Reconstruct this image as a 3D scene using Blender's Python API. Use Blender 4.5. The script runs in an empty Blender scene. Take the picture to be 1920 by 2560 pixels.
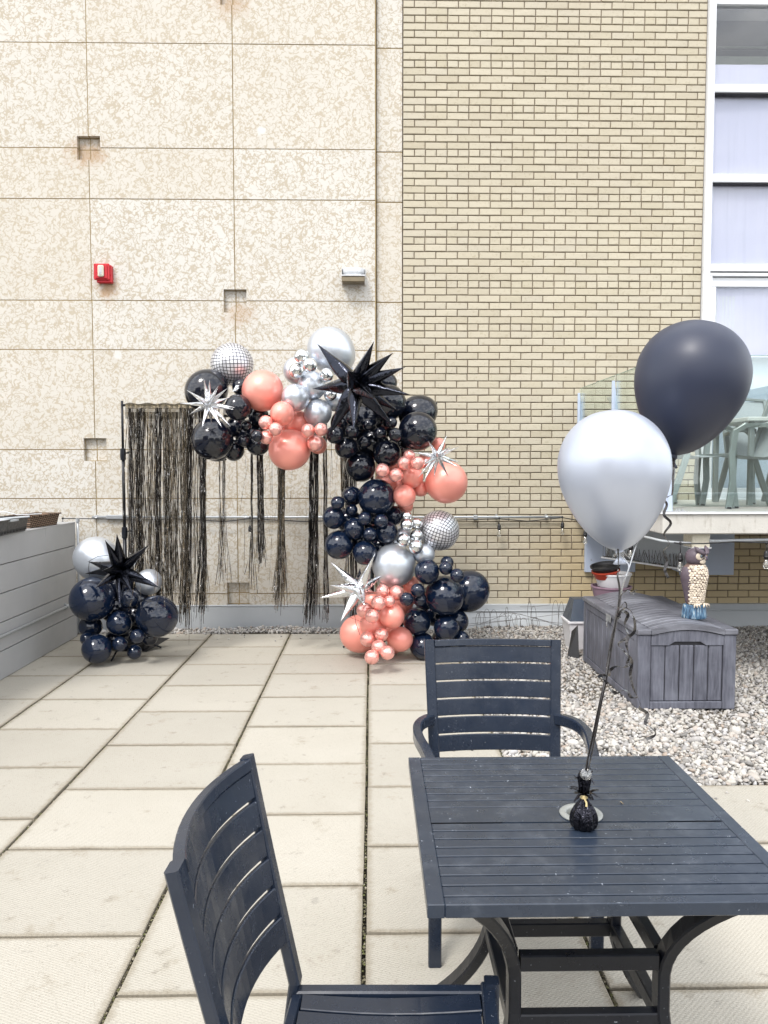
import bpy, math, random
import numpy as np
from mathutils import Vector, Matrix, Euler
rnd = random.Random(7)
R_ = math.radians
scene = bpy.context.scene
COL = scene.collection

# ------------------------------------------------------------------ camera
CAM_H = 1.61; YAW = R_(.95); PIT = R_(3.34)
cam_d = bpy.data.cameras.new('camera'); cam = bpy.data.objects.new('camera', cam_d); COL.objects.link(cam)
cam.location = (0, 0, CAM_H); cam.rotation_euler = (math.pi/2 - PIT, 0, -YAW)
cam_d.sensor_fit = 'VERTICAL'; cam_d.sensor_height = 24; cam_d.lens = 18; cam_d.clip_end = 2000; cam_d.clip_start = .05
scene.camera = cam
# ------------------------------------------------------------------ sky and sun
SUN_EL, SUN_AZ = 52, 208       # azimuth clockwise from +Y
w = bpy.data.worlds.new('World'); scene.world = w; w.use_nodes = True
nt = w.node_tree; nt.nodes.clear()
def wn(t, **k):
    n = nt.nodes.new(t)
    for a, b in k.items(): setattr(n, a, b)
    return n
out = wn('ShaderNodeOutputWorld'); bg = wn('ShaderNodeBackground'); bg.inputs['Strength'].default_value = .115
sky = wn('ShaderNodeTexSky', sky_type='NISHITA', sun_disc=False, sun_elevation=R_(SUN_EL), sun_rotation=R_(SUN_AZ), dust_density=2.0, ozone_density=1.2)
tc = wn('ShaderNodeTexCoord'); mp = wn('ShaderNodeMapping'); mp.inputs['Scale'].default_value = (1, 1, 2.6)
nz = wn('ShaderNodeTexNoise'); nz.inputs['Scale'].default_value = 2.3; nz.inputs['Detail'].default_value = 7; nz.inputs['Roughness'].default_value = .56
cr = wn('ShaderNodeValToRGB'); cr.color_ramp.elements[0].position = .36; cr.color_ramp.elements[0].color = (.28,.28,.28,1); cr.color_ramp.elements[1].position = .6; cr.color_ramp.elements[1].color = (1,1,1,1)
nz2 = wn('ShaderNodeTexNoise'); nz2.inputs['Scale'].default_value = 4.1; nz2.inputs['Detail'].default_value = 6
cr2 = wn('ShaderNodeValToRGB'); cr2.color_ramp.elements[0].position = .32; cr2.color_ramp.elements[0].color = (7.0,7.1,7.3,1); cr2.color_ramp.elements[1].position = .68; cr2.color_ramp.elements[1].color = (15,15,14.9,1)
mx = wn('ShaderNodeMix', data_type='RGBA')
L = nt.links.new
L(tc.outputs['Generated'], mp.inputs[0]); L(mp.outputs[0], nz.inputs[0]); L(mp.outputs[0], nz2.inputs[0])
L(nz.outputs['Fac'], cr.inputs[0]); L(nz2.outputs['Fac'], cr2.inputs[0])
L(cr.outputs[0], mx.inputs[0]); L(sky.outputs[0], mx.inputs[6]); L(cr2.outputs[0], mx.inputs[7])
L(mx.outputs[2], bg.inputs[0]); L(bg.outputs[0], out.inputs[0])
sd = bpy.data.lights.new('sun', 'SUN'); sd.energy = 1.2; sd.angle = R_(14); sd.color = (1, .97, .93)
so = bpy.data.objects.new('sun', sd); COL.objects.link(so)
a_, e_ = R_(SUN_AZ), R_(SUN_EL)
so.rotation_euler = Vector((math.sin(a_)*math.cos(e_), math.cos(a_)*math.cos(e_), math.sin(e_))).to_track_quat('Z', 'Y').to_euler()
scene.view_settings.view_transform = 'Standard'; scene.view_settings.look = 'None'
scene.view_settings.exposure = 1.08; scene.view_settings.gamma = 1; scene.view_settings.use_curve_mapping = False
scene.cycles.max_bounces = 8; scene.cycles.transparent_max_bounces = 16

# ------------------------------------------------------------------ picture geometry: a ray through a pixel of the photograph
_F = Vector((math.sin(YAW)*math.cos(PIT), math.cos(YAW)*math.cos(PIT), -math.sin(PIT)))
_R = Vector((math.cos(YAW), -math.sin(YAW), 0)); _U = _R.cross(_F); _C = Vector((0, 0, CAM_H))
def ray(x, y): return _F + (x-960)/1920*_R - (y-1280)/1920*_U
def py(x, y, Y): d = ray(x, y); return _C + d*(Y/d.y)
def pz(x, y, z): d = ray(x, y); return _C + d*((z-CAM_H)/d.z)

# ------------------------------------------------------------------ mesh builder
class MB:
    def __init__(s): s.v = []; s.f = []; s.uv = None
    def add(s, vs, fs):
        n = len(s.v); s.v += [tuple(v) for v in vs]; s.f += [tuple(i+n for i in f) for f in fs]; return s
    def box(s, x0, x1, y0, y1, z0, z1):
        return s.add([(x0,y0,z0),(x1,y0,z0),(x1,y1,z0),(x0,y1,z0),(x0,y0,z1),(x1,y0,z1),(x1,y1,z1),(x0,y1,z1)],
                     [(0,3,2,1),(4,5,6,7),(0,1,5,4),(1,2,6,5),(2,3,7,6),(3,0,4,7)])
    def cbox(s, x0, x1, y0, y1, z0, z1, c=.003, M=None):
        cx, cy, cz = (x0+x1)/2, (y0+y1)/2, (z0+z1)/2; h = ((x1-x0)/2, (y1-y0)/2, (z1-z0)/2)
        c = min(c, min(h)*.9)
        vs = []; idx = {}
        for sx in (-1, 1):
            for sy in (-1, 1):
                for sz in (-1, 1):
                    sg = (sx, sy, sz)
                    for a in range(3):
                        p = [sg[i]*(h[i] if i == a else h[i]-c) for i in range(3)]
                        idx[(sg, a)] = len(vs); vs.append(p)
        fs = []
        for a in range(3):
            b, d = [i for i in range(3) if i != a]
            for q in (-1, 1):
                f = []
                for (u, v) in ((-1,-1),(1,-1),(1,1),(-1,1)):
                    sg = [0,0,0]; sg[a] = q; sg[b] = u; sg[d] = v; f.append(idx[(tuple(sg), a)])
                fs.append(f)
        for e in range(3):
            a, b = [i for i in range(3) if i != e]
            for qa in (-1, 1):
                for qb in (-1, 1):
                    s0 = [0,0,0]; s0[a] = qa; s0[b] = qb; s1 = list(s0); s0[e] = -1; s1[e] = 1
                    s0 = tuple(s0); s1 = tuple(s1)
                    fs.append([idx[(s0,a)], idx[(s1,a)], idx[(s1,b)], idx[(s0,b)]])
        for sx in (-1, 1):
            for sy in (-1, 1):
                for sz in (-1, 1): fs.append([idx[((sx,sy,sz), a)] for a in range(3)])
        of = []
        for f in fs:
            P = [Vector(vs[i]) for i in f]; n = (P[1]-P[0]).cross(P[2]-P[0]); m = sum(P, Vector())/len(P)
            of.append(f[::-1] if n.dot(m) < 0 else f)
        vs = [Vector((p[0]+cx, p[1]+cy, p[2]+cz)) for p in vs]
        if M is not None: vs = [M @ v for v in vs]
        return s.add(vs, of)
    def sweep(s, path, prof, up=Vector((0,0,1)), closed_ends=True, scales=None, loop=False):
        """prof: list of (side, up) points; swept along path with a fixed up hint"""
        path = [Vector(p) for p in path]; n = len(prof); base = len(s.v); N = len(path); vs = []
        for i, p in enumerate(path):
            if loop: t = path[(i+1) % N] - path[i-1]
            else: t = (path[min(i+1, N-1)] - path[max(i-1, 0)])
            t.normalize(); u = up if not isinstance(up, list) else up[i]
            side = t.cross(u)
            if side.length < 1e-4: side = t.cross(Vector((0,1,.01)))
            side.normalize(); uu = side.cross(t).normalized()
            k = 1 if scales is None else scales[i]
            for (a, b) in prof: vs.append(p + side*a*k + uu*b*k)
        fs = []
        for i in range(N if loop else N-1):
            i2 = (i+1) % N
            for j in range(n):
                j2 = (j+1) % n
                fs.append((i*n+j, i*n+j2, i2*n+j2, i2*n+j))
        if closed_ends and not loop:
            fs.append(tuple(range(n))[::-1]); fs.append(tuple((N-1)*n+j for j in range(n)))
        return s.add(vs, fs)
    def beam(s, path, w, h, up=Vector((0,0,1)), c=.003, **k):
        a, b = w/2, h/2; c = min(c, a*.6, b*.6)
        prof = [(-a+c,-b),(a-c,-b),(a,-b+c),(a,b-c),(a-c,b),(-a+c,b),(-a,b-c),(-a,-b+c)]
        return s.sweep(path, prof[::1], up, **k)
    def tube(s, path, r, n=8, scales=None, loop=False):
        prof = [(r*math.cos(2*math.pi*j/n), r*math.sin(2*math.pi*j/n)) for j in range(n)]
        path = [Vector(p) for p in path]
        t = (path[-1]-path[0]) if not loop else Vector((0,0,0))
        up = Vector((0,0,1)) if abs(t.normalized().z) < .8 else Vector((0,1,0))
        return s.sweep(path, prof, up, scales=scales, loop=loop)
    def lathe(s, prof, n=24, M=None, rf=None):
        """prof list of (r, z) bottom to top"""
        vs = []; N = len(prof)
        for i, (r, z) in enumerate(prof):
            for j in range(n):
                a = 2*math.pi*j/n; k = r*(rf(a, i/(N-1)) if rf else 1)
                vs.append(Vector((k*math.cos(a), k*math.sin(a), z)))
        if M is not None: vs = [M @ v for v in vs]
        fs = [(i*n+j, i*n+(j+1) % n, (i+1)*n+(j+1) % n, (i+1)*n+j) for i in range(N-1) for j in range(n)]
        fs.append(tuple(range(n))[::-1]); fs.append(tuple((N-1)*n+j for j in range(n)))
        return s.add(vs, fs)
    def apply(s, M): s.v = [tuple(M @ Vector(v)) for v in s.v]; return s
    def jitter(s, a, seed=0):
        r = random.Random(seed); s.v = [(x+r.uniform(-a,a), y+r.uniform(-a,a), z+r.uniform(-a,a)) for x, y, z in s.v]; return s
    def mesh(s, name, m, smooth=False):
        me = bpy.data.meshes.new(name); me.from_pydata(s.v, [], s.f)
        if s.uv:
            ul = me.uv_layers.new(name='UVMap'); ul.data.foreach_set('uv', [c for uv in s.uv for c in uv])
        if smooth: me.polygons.foreach_set('use_smooth', [True]*len(me.polygons))
        if m: me.materials.append(m)
        me.validate(); me.update(); return me
WM = {}
def link(o, parent=None, M=None):
    COL.objects.link(o); o.parent = parent; B = M if M is not None else Matrix.Identity(4)
    if parent is not None: o.matrix_parent_inverse = WM[parent.name].inverted()
    o.matrix_basis = B; WM[o.name] = B.copy(); return o
def mk(name, mb, m, parent=None, smooth=False, M=None, label=None, autosmooth=None):
    me = mb.mesh(name, m, smooth) if isinstance(mb, MB) else mb
    o = bpy.data.objects.new(name, me); link(o, parent, M)
    if label: o['label'] = label
    if autosmooth: 
        me.polygons.foreach_set('use_smooth', [True]*len(me.polygons))
        bpyd = me; 
        set_sharp(me, autosmooth)
    return o
def set_sharp(me, ang):
    ed = {}
    for p in me.polygons:
        for k in p.edge_keys: ed.setdefault(k, []).append(p.normal.copy())
    att = me.attributes.new('sharp_edge', 'BOOLEAN', 'EDGE') if 'sharp_edge' not in me.attributes else me.attributes['sharp_edge']
    c = math.cos(R_(ang)); val = []
    for e in me.edges:
        ns = ed.get(tuple(sorted(e.vertices)), [])
        val.append(len(ns) == 2 and ns[0].dot(ns[1]) < c)
    att.data.foreach_set('value', val)
def tag(o, label, cat, group=None, kind=None):
    if label: o['label'] = label
    if cat: o['category'] = cat
    if group: o['group'] = group
    if kind: o['kind'] = kind
    return o
def empty(name, loc, label, cat, group=None, rz=0, kind=None):
    o = bpy.data.objects.new(name, None); o.empty_display_size = .1
    link(o, None, Matrix.Translation(loc) @ Matrix.Rotation(rz, 4, 'Z')); return tag(o, label, cat, group, kind)

# ------------------------------------------------------------------ materials
class NT:
    def __init__(s, name):
        s.m = bpy.data.materials.new(name); s.m.use_nodes = True; s.t = s.m.node_tree
        s.b = s.t.nodes['Principled BSDF']; s.o = s.t.nodes['Material Output']
    def n(s, t, ins=None, **k):
        nd = s.t.nodes.new('ShaderNode'+t)
        for a, b in k.items(): setattr(nd, a, b)
        if ins:
            for a, b in ins.items(): s.set(nd.inputs[a], b)
        return nd
    def set(s, sock, v):
        if isinstance(v, bpy.types.NodeSocket): s.t.links.new(v, sock)
        elif isinstance(v, (tuple, list)) and len(v) == 3 and sock.type == 'RGBA': sock.default_value = (*v, 1)
        else: sock.default_value = v
    def math(s, op, a, b=None, c=None):
        i = {0: a}
        if b is not None: i[1] = b
        if c is not None: i[2] = c
        return s.n('Math', i, operation=op).outputs[0]
    def vm(s, op, a, b=None, sc=None):
        nd = s.n('VectorMath', {0: a}, operation=op)
        if b is not None: s.set(nd.inputs[1], b)
        if sc is not None: s.set(nd.inputs['Scale'], sc)
        return nd.outputs[0]
    def noise(s, vec, scale, det=3, rough=.5, dist=0, out='Fac'):
        return s.n('TexNoise', {'Vector': vec, 'Scale': scale, 'Detail': det, 'Roughness': rough, 'Distortion': dist}).outputs[out]
    def ramp(s, f, *st):
        nd = s.n('ValToRGB', {0: f}); e = nd.color_ramp.elements
        while len(e) < len(st): e.new(.5)
        for i, (p, c) in enumerate(st):
            e[i].position = p; e[i].color = (*c, 1) if isinstance(c, (tuple, list)) else (c, c, c, 1)
        return nd.outputs[0]
    def mix(s, f, a, b, mode='MIX'):
        return s.n('Mix', {0: f, 6: a, 7: b}, data_type='RGBA', blend_type=mode).outputs[2]
    def smooth(s, x, lo, hi, a=0., b=1.):
        return s.n('MapRange', {0: x, 1: lo, 2: hi, 3: a, 4: b}, interpolation_type='SMOOTHSTEP').outputs[0]
    def bump(s, h, strength=.5, dist=.01, prev=None):
        i = {'Height': h, 'Strength': strength, 'Distance': dist}
        if prev is not None: i['Normal'] = prev
        return s.n('Bump', i).outputs[0]
    @property
    def pos(s): return s.n('NewGeometry').outputs['Position']
    @property
    def obj(s): return s.n('TexCoord').outputs['Object']
    @property
    def rand(s):
        a = s.n('ObjectInfo').outputs['Random']; b = s.n('NewGeometry').outputs['Random Per Island']
        return s.math('FRACT', s.math('ADD', a, b))
    def fin(s, col=None, rough=None, metal=None, nrm=None, **k):
        if col is not None: s.set(s.b.inputs['Base Color'], col)
        if rough is not None: s.set(s.b.inputs['Roughness'], rough)
        if metal is not None: s.set(s.b.inputs['Metallic'], metal)
        if nrm is not None: s.set(s.b.inputs['Normal'], nrm)
        for a, b in k.items(): s.set(s.b.inputs[a.replace('_', ' ')], b)
        return s.m
def scale_col(c, k): return tuple(min(1, x*k) for x in c)
def simple(name, col, rough=.5, metal=0, var=.12, vs=8, bump=.15, bs=60, bd=.002, rv=.1, rand=0, **k):
    N = NT(name); p = N.pos; f = N.noise(p, vs, 5)
    c = N.mix(f, scale_col(col, 1-var*1.6), scale_col(col, 1+var*1.6))
    if rand: c = N.mix(1., c, N.ramp(N.rand, (0, 1-rand), (1, 1+rand)), 'MULTIPLY')
    r = N.n('MapRange', {0: N.noise(p, vs*2.3, 4), 1: .3, 2: .7, 3: max(0, rough-rv), 4: min(1, rough+rv)}).outputs[0]
    nr = N.bump(N.noise(p, bs, 3), bump, bd) if bump else None
    return N.fin(c, r, metal, nr, **k)

# limestone with branching darker burrows
N = NT('mottled limestone'); pr = N.n('ObjectInfo').outputs['Random']
p = N.vm('ADD', N.pos, N.n('CombineXYZ', {0: N.math('MULTIPLY', pr, 41.), 1: 0., 2: N.math('MULTIPLY', pr, 17.)}).outputs[0])
wz = N.noise(p, 7, 3, out='Color'); wp = N.vm('ADD', p, N.vm('SCALE', wz, sc=.07))
wz2 = N.noise(p, 26, 2, out='Color'); wp = N.vm('ADD', wp, N.vm('SCALE', wz2, sc=.018))
r1 = N.math('ABSOLUTE', N.math('SUBTRACT', N.noise(wp, 13, 1.3, .45), .5))
thick = N.n('MapRange', {0: N.noise(p, 9, 2), 1: .35, 2: .65, 3: .010, 4: .034}).outputs[0]
w1 = N.smooth(r1, thick, N.math('ADD', thick, .012), 1., 0.)
r2 = N.math('ABSOLUTE', N.math('SUBTRACT', N.noise(N.vm('ADD', wp, (3.3, 1, 8)), 20, 1.2, .45), .5))
m2 = N.smooth(N.noise(N.vm('ADD', p, (9, 0, 2)), 14, 2), .36, .46)
w2 = N.math('MULTIPLY', N.smooth(r2, .022, .036, 1., 0.), m2)
burrow = N.math('MAXIMUM', w1, w2)
r3 = N.math('ABSOLUTE', N.math('SUBTRACT', N.noise(N.vm('ADD', wp, (13.3, 5, 1)), 34, 1, .4), .5)); burrow = N.math('MAXIMUM', burrow, N.math('MULTIPLY', N.smooth(r3, .03, .045, 1., 0.), N.smooth(N.noise(N.vm('ADD', p, (19, 7, 2)), 10, 2), .5, .6)))
burrow = N.math('MULTIPLY', burrow, N.smooth(N.noise(N.vm('ADD', p, (0, 4, 5)), 24, 1.5), .36, .44))
base = N.mix(N.noise(p, 1.6, 4), (.55, .53, .48), (.625, .61, .575))
base = N.mix(N.math('MULTIPLY', N.smooth(N.noise(p, 4.3, 3), .62, .72), .6), base, (.64, .61, .56))
tan = N.mix(N.noise(p, 3, 3), (.40, .34, .25), (.455, .40, .315))
colr = N.mix(N.math('MULTIPLY', burrow, .9), base, tan)
colr = N.mix(N.math('MULTIPLY', pr, .30), colr, (.50, .43, .32))
fo = N.n('TexVoronoi', {'Vector': N.vm('ADD', p, N.vm('SCALE', N.noise(p, 12, 3, out='Color'), sc=.06)), 'Scale': 1.35}).outputs['Distance']
colr = N.mix(N.smooth(fo, .045, .075, .8, 0.), colr, (.64, .63, .60))
# rust stains under the alarm box and round the two upper pockets
def stain(c, cx, cz, rx, rz, amt, col=(.36, .20, .08)):
    d = N.n('SeparateXYZ', {0: N.pos}); dx = N.math('DIVIDE', N.math('SUBTRACT', d.outputs[0], cx), rx); dz = N.math('DIVIDE', N.math('SUBTRACT', d.outputs[2], cz), rz)
    q = N.math('SQRT', N.math('ADD', N.math('MULTIPLY', dx, dx), N.math('MULTIPLY', dz, dz)))
    q = N.math('ADD', q, N.math('MULTIPLY', N.math('SUBTRACT', N.noise(N.pos, 14, 5, .65), .5), 1.5))
    return N.mix(N.smooth(q, .15, 1.05, amt, 0.), c, col)
YW = 7.66
al = py(262, 690, YW); k1 = py(217, 369, YW); k2 = py(586, 754, YW); k3 = py(578, -18, YW)
colr = stain(colr, al.x+.03, al.z-.12, .13, .17, .75)
colr = stain(colr, k1.x, k1.z-.05, .26, .2, .55); colr = stain(colr, k2.x+.05, k2.z-.12, .22, .16, .4); colr = stain(colr, k3.x, k3.z-.1, .25, .2, .45)
sw = N.n('SeparateXYZ', {0: N.pos}).outputs[2]
colr = N.mix(N.smooth(N.math('ADD', sw, N.math('MULTIPLY', N.noise(N.pos, 2, 4), .5)), .3, 1.1, .25, 0.), colr, (.40, .32, .21))
nr = N.bump(N.math('SUBTRACT', N.noise(p, 150, 3), N.math('MULTIPLY', burrow, .6)), .35, .002)
M_STONE = N.fin(colr, .82, 0, nr)

N = NT('buff brick'); p = N.pos; rr = N.rand
c = N.ramp(rr, (0, (.455, .415, .32)), (.3, (.49, .45, .355)), (.7, (.52, .48, .385)), (.9, (.475, .44, .36)), (1, (.44, .395, .30)))
c = N.mix(N.smooth(N.noise(p, 1.1, 4), .35, .7, 0., .45), c, (.47, .43, .345))
c = N.mix(N.smooth(N.noise(p, 34, 5, .7), .52, .8, 0., .6), c, (.25, .20, .125))
c = N.mix(N.smooth(N.noise(p, 9, 6, .7), .6, .76, 0., .35), c, (.52, .49, .42))
c = N.mix(.12, c, (.42, .33, .17), 'MIX')
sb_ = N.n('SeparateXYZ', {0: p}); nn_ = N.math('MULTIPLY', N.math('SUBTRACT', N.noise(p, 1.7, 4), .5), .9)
low_right = N.math('MULTIPLY', N.smooth(N.math('ADD', sb_.outputs[2], nn_), .75, 1.25, 1., 0.), N.smooth(N.math('ADD', sb_.outputs[0], nn_), 1.2, 2.4, 0., 1.))
c = N.mix(N.math('MULTIPLY', low_right, .75), c, (.50, .39, .215))   # more golden brick low down towards the right of the wall
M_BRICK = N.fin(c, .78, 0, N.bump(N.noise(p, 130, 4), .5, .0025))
M_MORTAR = simple('brown mortar', (.19, .155, .115), .9, var=.25, vs=14, bump=.5, bs=120)
M_JOINT = simple('ochre joint mortar', (.30, .22, .10), .9, var=.25, vs=5, bump=.4)

N = NT('concrete paver'); p = N.pos; oi = N.n('ObjectInfo').outputs['Random']
c = N.mix(N.noise(p, 2.2, 5, .6), (.385, .36, .305), (.46, .435, .38))
c = N.mix(1., c, N.ramp(oi, (0, .90), (1, 1.04)), 'MULTIPLY')
c = N.mix(N.smooth(N.noise(p, 200, 3), .54, .72, 0., .5), c, (.19, .165, .125))
c = N.mix(N.smooth(N.noise(p, 5.5, 7, .72), .56, .74, 0., .5), c, (.225, .18, .115))
c = N.mix(N.smooth(N.noise(p, 11, 6, .7), .6, .68, 0., .4), c, (.2, .19, .17))
g_ = N.n('TexCoord').outputs['Generated']; sg = N.n('SeparateXYZ', {0: g_})
edge = N.math('MINIMUM', N.math('MINIMUM', sg.outputs[0], N.math('SUBTRACT', 1., sg.outputs[0])), N.math('MINIMUM', sg.outputs[1], N.math('SUBTRACT', 1., sg.outputs[1])))
edge = N.math('ADD', edge, N.math('MULTIPLY', N.math('SUBTRACT', N.noise(p, 25, 5, .7), .5), .07))
c = N.mix(N.smooth(edge, 0., .045, .6, 0.), c, (.21, .175, .12))
sx = N.n('SeparateXYZ', {0: N.vm('ADD', p, N.vm('SCALE', N.noise(p, 9, 2, out='Color'), sc=.006))})
u = N.math('ADD', sx.outputs[0], N.math('MULTIPLY', sx.outputs[1], .35)); v = N.math('SUBTRACT', sx.outputs[1], N.math('MULTIPLY', sx.outputs[0], .12))
wv = N.math('MULTIPLY', N.math('SINE', N.math('MULTIPLY', u, 2*math.pi/.021)), N.math('SINE', N.math('MULTIPLY', v, 2*math.pi/.013)))
c = N.mix(N.smooth(wv, .1, 1., 0., .17), c, (.22, .19, .14))
nb = N.bump(wv, .28, .003); nb = N.bump(N.noise(p, 160, 4), .4, .002, nb)
M_PAVER = N.fin(c, .85, 0, nb)

N = NT('river gravel'); p = N.pos; rr = N.rand
c = N.ramp(rr, (0, (.16, .155, .15)), (.06, (.22, .21, .195)), (.16, (.36, .34, .31)), (.32, (.50, .475, .42)), (.5, (.56, .54, .50)), (.64, (.38, .31, .25)), (.68, (.52, .50, .47)), (.85, (.30, .29, .28)), (.93, (.58, .57, .56)), (1, (.42, .38, .33)))
c = N.mix(N.smooth(N.noise(p, 110, 4, .7), .5, .75, 0., .5), c, (.28, .25, .21)); c = N.mix(1., c, (.88, .88, .89), 'MULTIPLY')
M_GRAVEL = N.fin(c, .72, 0, N.bump(N.noise(p, 220, 3), .4, .001))
M_SOIL = simple('dark grit', (.095, .08, .06), .95, var=.35, vs=30, bump=.8, bs=90, bd=.008)
M_MOSS = simple('joint grit', (.045, .038, .025), .95, var=.5, vs=25, bump=1, bs=150, bd=.006)
M_FLASH = simple('weathered sheet metal', (.43, .455, .475), .42, .0, var=.08, vs=3, bump=.1, bs=8, bd=.01)
M_SIDING = simple('grey siding board', (.355, .36, .365), .55, 0, var=.04, vs=2.5, bump=.25, bs=300, bd=.0012)
M_CONDUIT = simple('galvanised pipe', (.44, .46, .48), .38, .6, var=.1, vs=20, bump=0)
M_PIPE = simple('grey plastic conduit', (.40, .425, .44), .45, .1, var=.06, vs=20, bump=0)
M_WHITE = simple('white aluminium frame', (.72, .735, .76), .35, 0, var=.03, vs=4, bump=0)
M_CONC = None
N = NT('weathered concrete'); p = N.pos; ps = N.vm('MULTIPLY', p, (1, 1, .25))
c = N.mix(N.noise(p, 5, 6, .65), (.40, .385, .35), (.60, .585, .545)); c = N.mix(N.smooth(N.noise(ps, 22, 6, .7), .54, .72, 0., .6), c, (.26, .23, .18))
c = N.mix(N.smooth(N.noise(p, 60, 3), .68, .74, 0., .8), c, (.14, .12, .10))
M_CONC = N.fin(c, .85, 0, N.bump(N.noise(p, 70, 5), .5, .004))

def furn(name, base, rough, marks=.35, dust=.18, spec=.5):
    N = NT(name); p = N.pos
    c = N.mix(N.noise(p, 9, 4), scale_col(base, .8), scale_col(base, 1.25))
    # pale scuffs and dust specks
    st = N.vm('MULTIPLY', N.vm('ADD', p, N.vm('SCALE', N.noise(p, 5, 2, out='Color'), sc=.3)), (14, 60, 30))
    sc1 = N.math('MULTIPLY', N.smooth(N.noise(st, 1., 5, .7), .66, .74), N.smooth(N.noise(p, 7, 3), .52, .62))
    sp = N.math('MULTIPLY', N.smooth(N.noise(p, 140, 2), .70, .76), N.smooth(N.noise(p, 6, 2), .45, .6))
    k = N.math('MULTIPLY', N.math('MAXIMUM', sc1, sp), marks)
    c = N.mix(k, c, (.42, .46, .52)); c = N.mix(N.smooth(N.noise(p, 16, 5, .65), .45, .8, 0., marks*dust), c, (.30, .33, .38))
    r = N.n('MapRange', {0: N.noise(p, 22, 4, .6), 1: .3, 2: .7, 3: rough-.07, 4: rough+.1}).outputs[0]
    return N.fin(c, r, 0, N.bump(N.noise(p, 500, 2), .06, .0006), Coat_Weight=.12*spec*2, Coat_Roughness=.25, Specular_IOR_Level=spec)
M_TABLE = furn('charcoal powder coat tabletop', (.017, .026, .043), .31, .9, .12)
M_METAL = furn('charcoal powder coat frame', (.005, .0065, .011), .32, .4, .02, .32)
M_CHAIR = furn('dark blue-grey powder coat', (.012, .019, .035), .22, .5, .05)

N = NT('grey-blue resin woodgrain'); p = N.pos; oi = N.rand
pg = N.vm('MULTIPLY', N.vm('ADD', p, N.vm('SCALE', N.noise(p, 3, 2, out='Color'), sc=.05)), (60, 60, 5))
gr = N.noise(pg, 1., 5, .6)
c = N.mix(N.smooth(gr, .3, .7), (.058, .061, .080), (.125, .130, .162)); c = N.mix(N.smooth(N.noise(p, 4, 4), .42, .72, 0., .55), c, (.21, .22, .265))
M_RESIN = N.fin(c, .5, 0, N.bump(gr, .55, .003))
N = NT('grey-blue resin lid'); p = N.pos
pg = N.vm('MULTIPLY', N.vm('ADD', p, N.vm('SCALE', N.noise(p, 3, 2, out='Color'), sc=.04)), (5, 55, 30))
gr = N.noise(pg, 1., 5, .6)
c = N.mix(N.smooth(gr, .3, .7), (.075, .077, .092), (.15, .154, .18)); c = N.mix(N.smooth(N.noise(p, 4, 4), .4, .75, 0., .6), c, (.27, .28, .32))
M_LID = N.fin(c, .42, 0, N.bump(gr, .7, .004))

def balloon_mat(name, col, rough, metal, coat=0., var=.03, **k):
    N = NT(name); p = N.obj
    c = N.mix(N.noise(p, 1.6, 2), scale_col(col, 1-var*2), scale_col(col, 1+var*2))
    lw = N.n('LayerWeight', {0: .35}).outputs[1]
    return N.fin(c, rough, metal, None, Coat_Weight=coat, Coat_Roughness=.03, **k)
B_BLACK = balloon_mat('glossy black latex', (.0035, .0055, .013), .11, 0, .15, .2, Specular_IOR_Level=.6)
B_NAVY = balloon_mat('glossy midnight latex', (.004, .010, .028), .12, 0, .15, .2, Specular_IOR_Level=.6)
B_PINK = balloon_mat('pearl rose latex', (.90, .335, .27), .36, .28, .35)
B_PINKS = balloon_mat('shiny rose chrome latex', (.92, .45, .395), .24, .62, .3)
B_SILVER = balloon_mat('satin silver latex', (.62, .66, .72), .36, .74, .2)
B_CHROME = balloon_mat('silver chrome latex', (.76, .78, .79), .2, 1., 0)
N = NT('pearl silver helium latex'); p = N.obj
M_HSIL = N.fin(N.mix(N.noise(p, 9, 3), (.47, .51, .60), (.52, .56, .65)), .41, .56, None, Coat_Weight=.2, Coat_Roughness=.15)
N = NT('matte navy-black helium latex'); p = N.obj
M_HBLK = N.fin(N.mix(N.noise(p, 7, 3), (.012, .018, .040), (.018, .024, .052)), .47, 0, None, Coat_Weight=.1, Coat_Roughness=.3)

def foil(name, col, rough, bs=18, st=.5):
    N = NT(name); p = N.obj
    n1 = N.noise(p, bs, 3, .6, 1.2); lines = N.noise(N.vm('MULTIPLY', p, (1, 1, .3)), bs*2.4, 2)
    nb = N.bump(n1, st, .02); nb = N.bump(lines, st*.5, .006, nb)
    return N.fin(col, rough, 1., nb)
F_BLACK = foil('black foil', (.035, .038, .05), .13, 14, .35)
F_SILVER = foil('silver foil', (.80, .81, .83), .10, 16, .45)
N = NT('printed mirror ball foil'); uv = N.n('TexCoord').outputs['UV']; s_ = N.n('SeparateXYZ', {0: uv})
def gl(x):
    f = N.math('FRACT', N.math('MULTIPLY', x, 12.5)); return N.smooth(N.math('ABSOLUTE', N.math('SUBTRACT', f, .5)), .385, .42)
g = N.math('MAXIMUM', gl(s_.outputs[0]), gl(s_.outputs[1]))
cell = N.n('TexWhiteNoise', {0: N.n('CombineXYZ', {0: N.math('FLOOR', N.math('MULTIPLY', s_.outputs[0], 12.5)), 1: N.math('FLOOR', N.math('MULTIPLY', s_.outputs[1], 12.5))}).outputs[0]}, noise_dimensions='3D').outputs[0]
c = N.mix(cell, (.66, .66, .70), (.80, .80, .83)); c = N.mix(g, c, (.012, .012, .016))
M_DISCO = N.fin(c, N.math('ADD', .34, N.math('MULTIPLY', g, .1)), N.math('SUBTRACT', .6, N.math('MULTIPLY', g, .5)), None)
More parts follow.
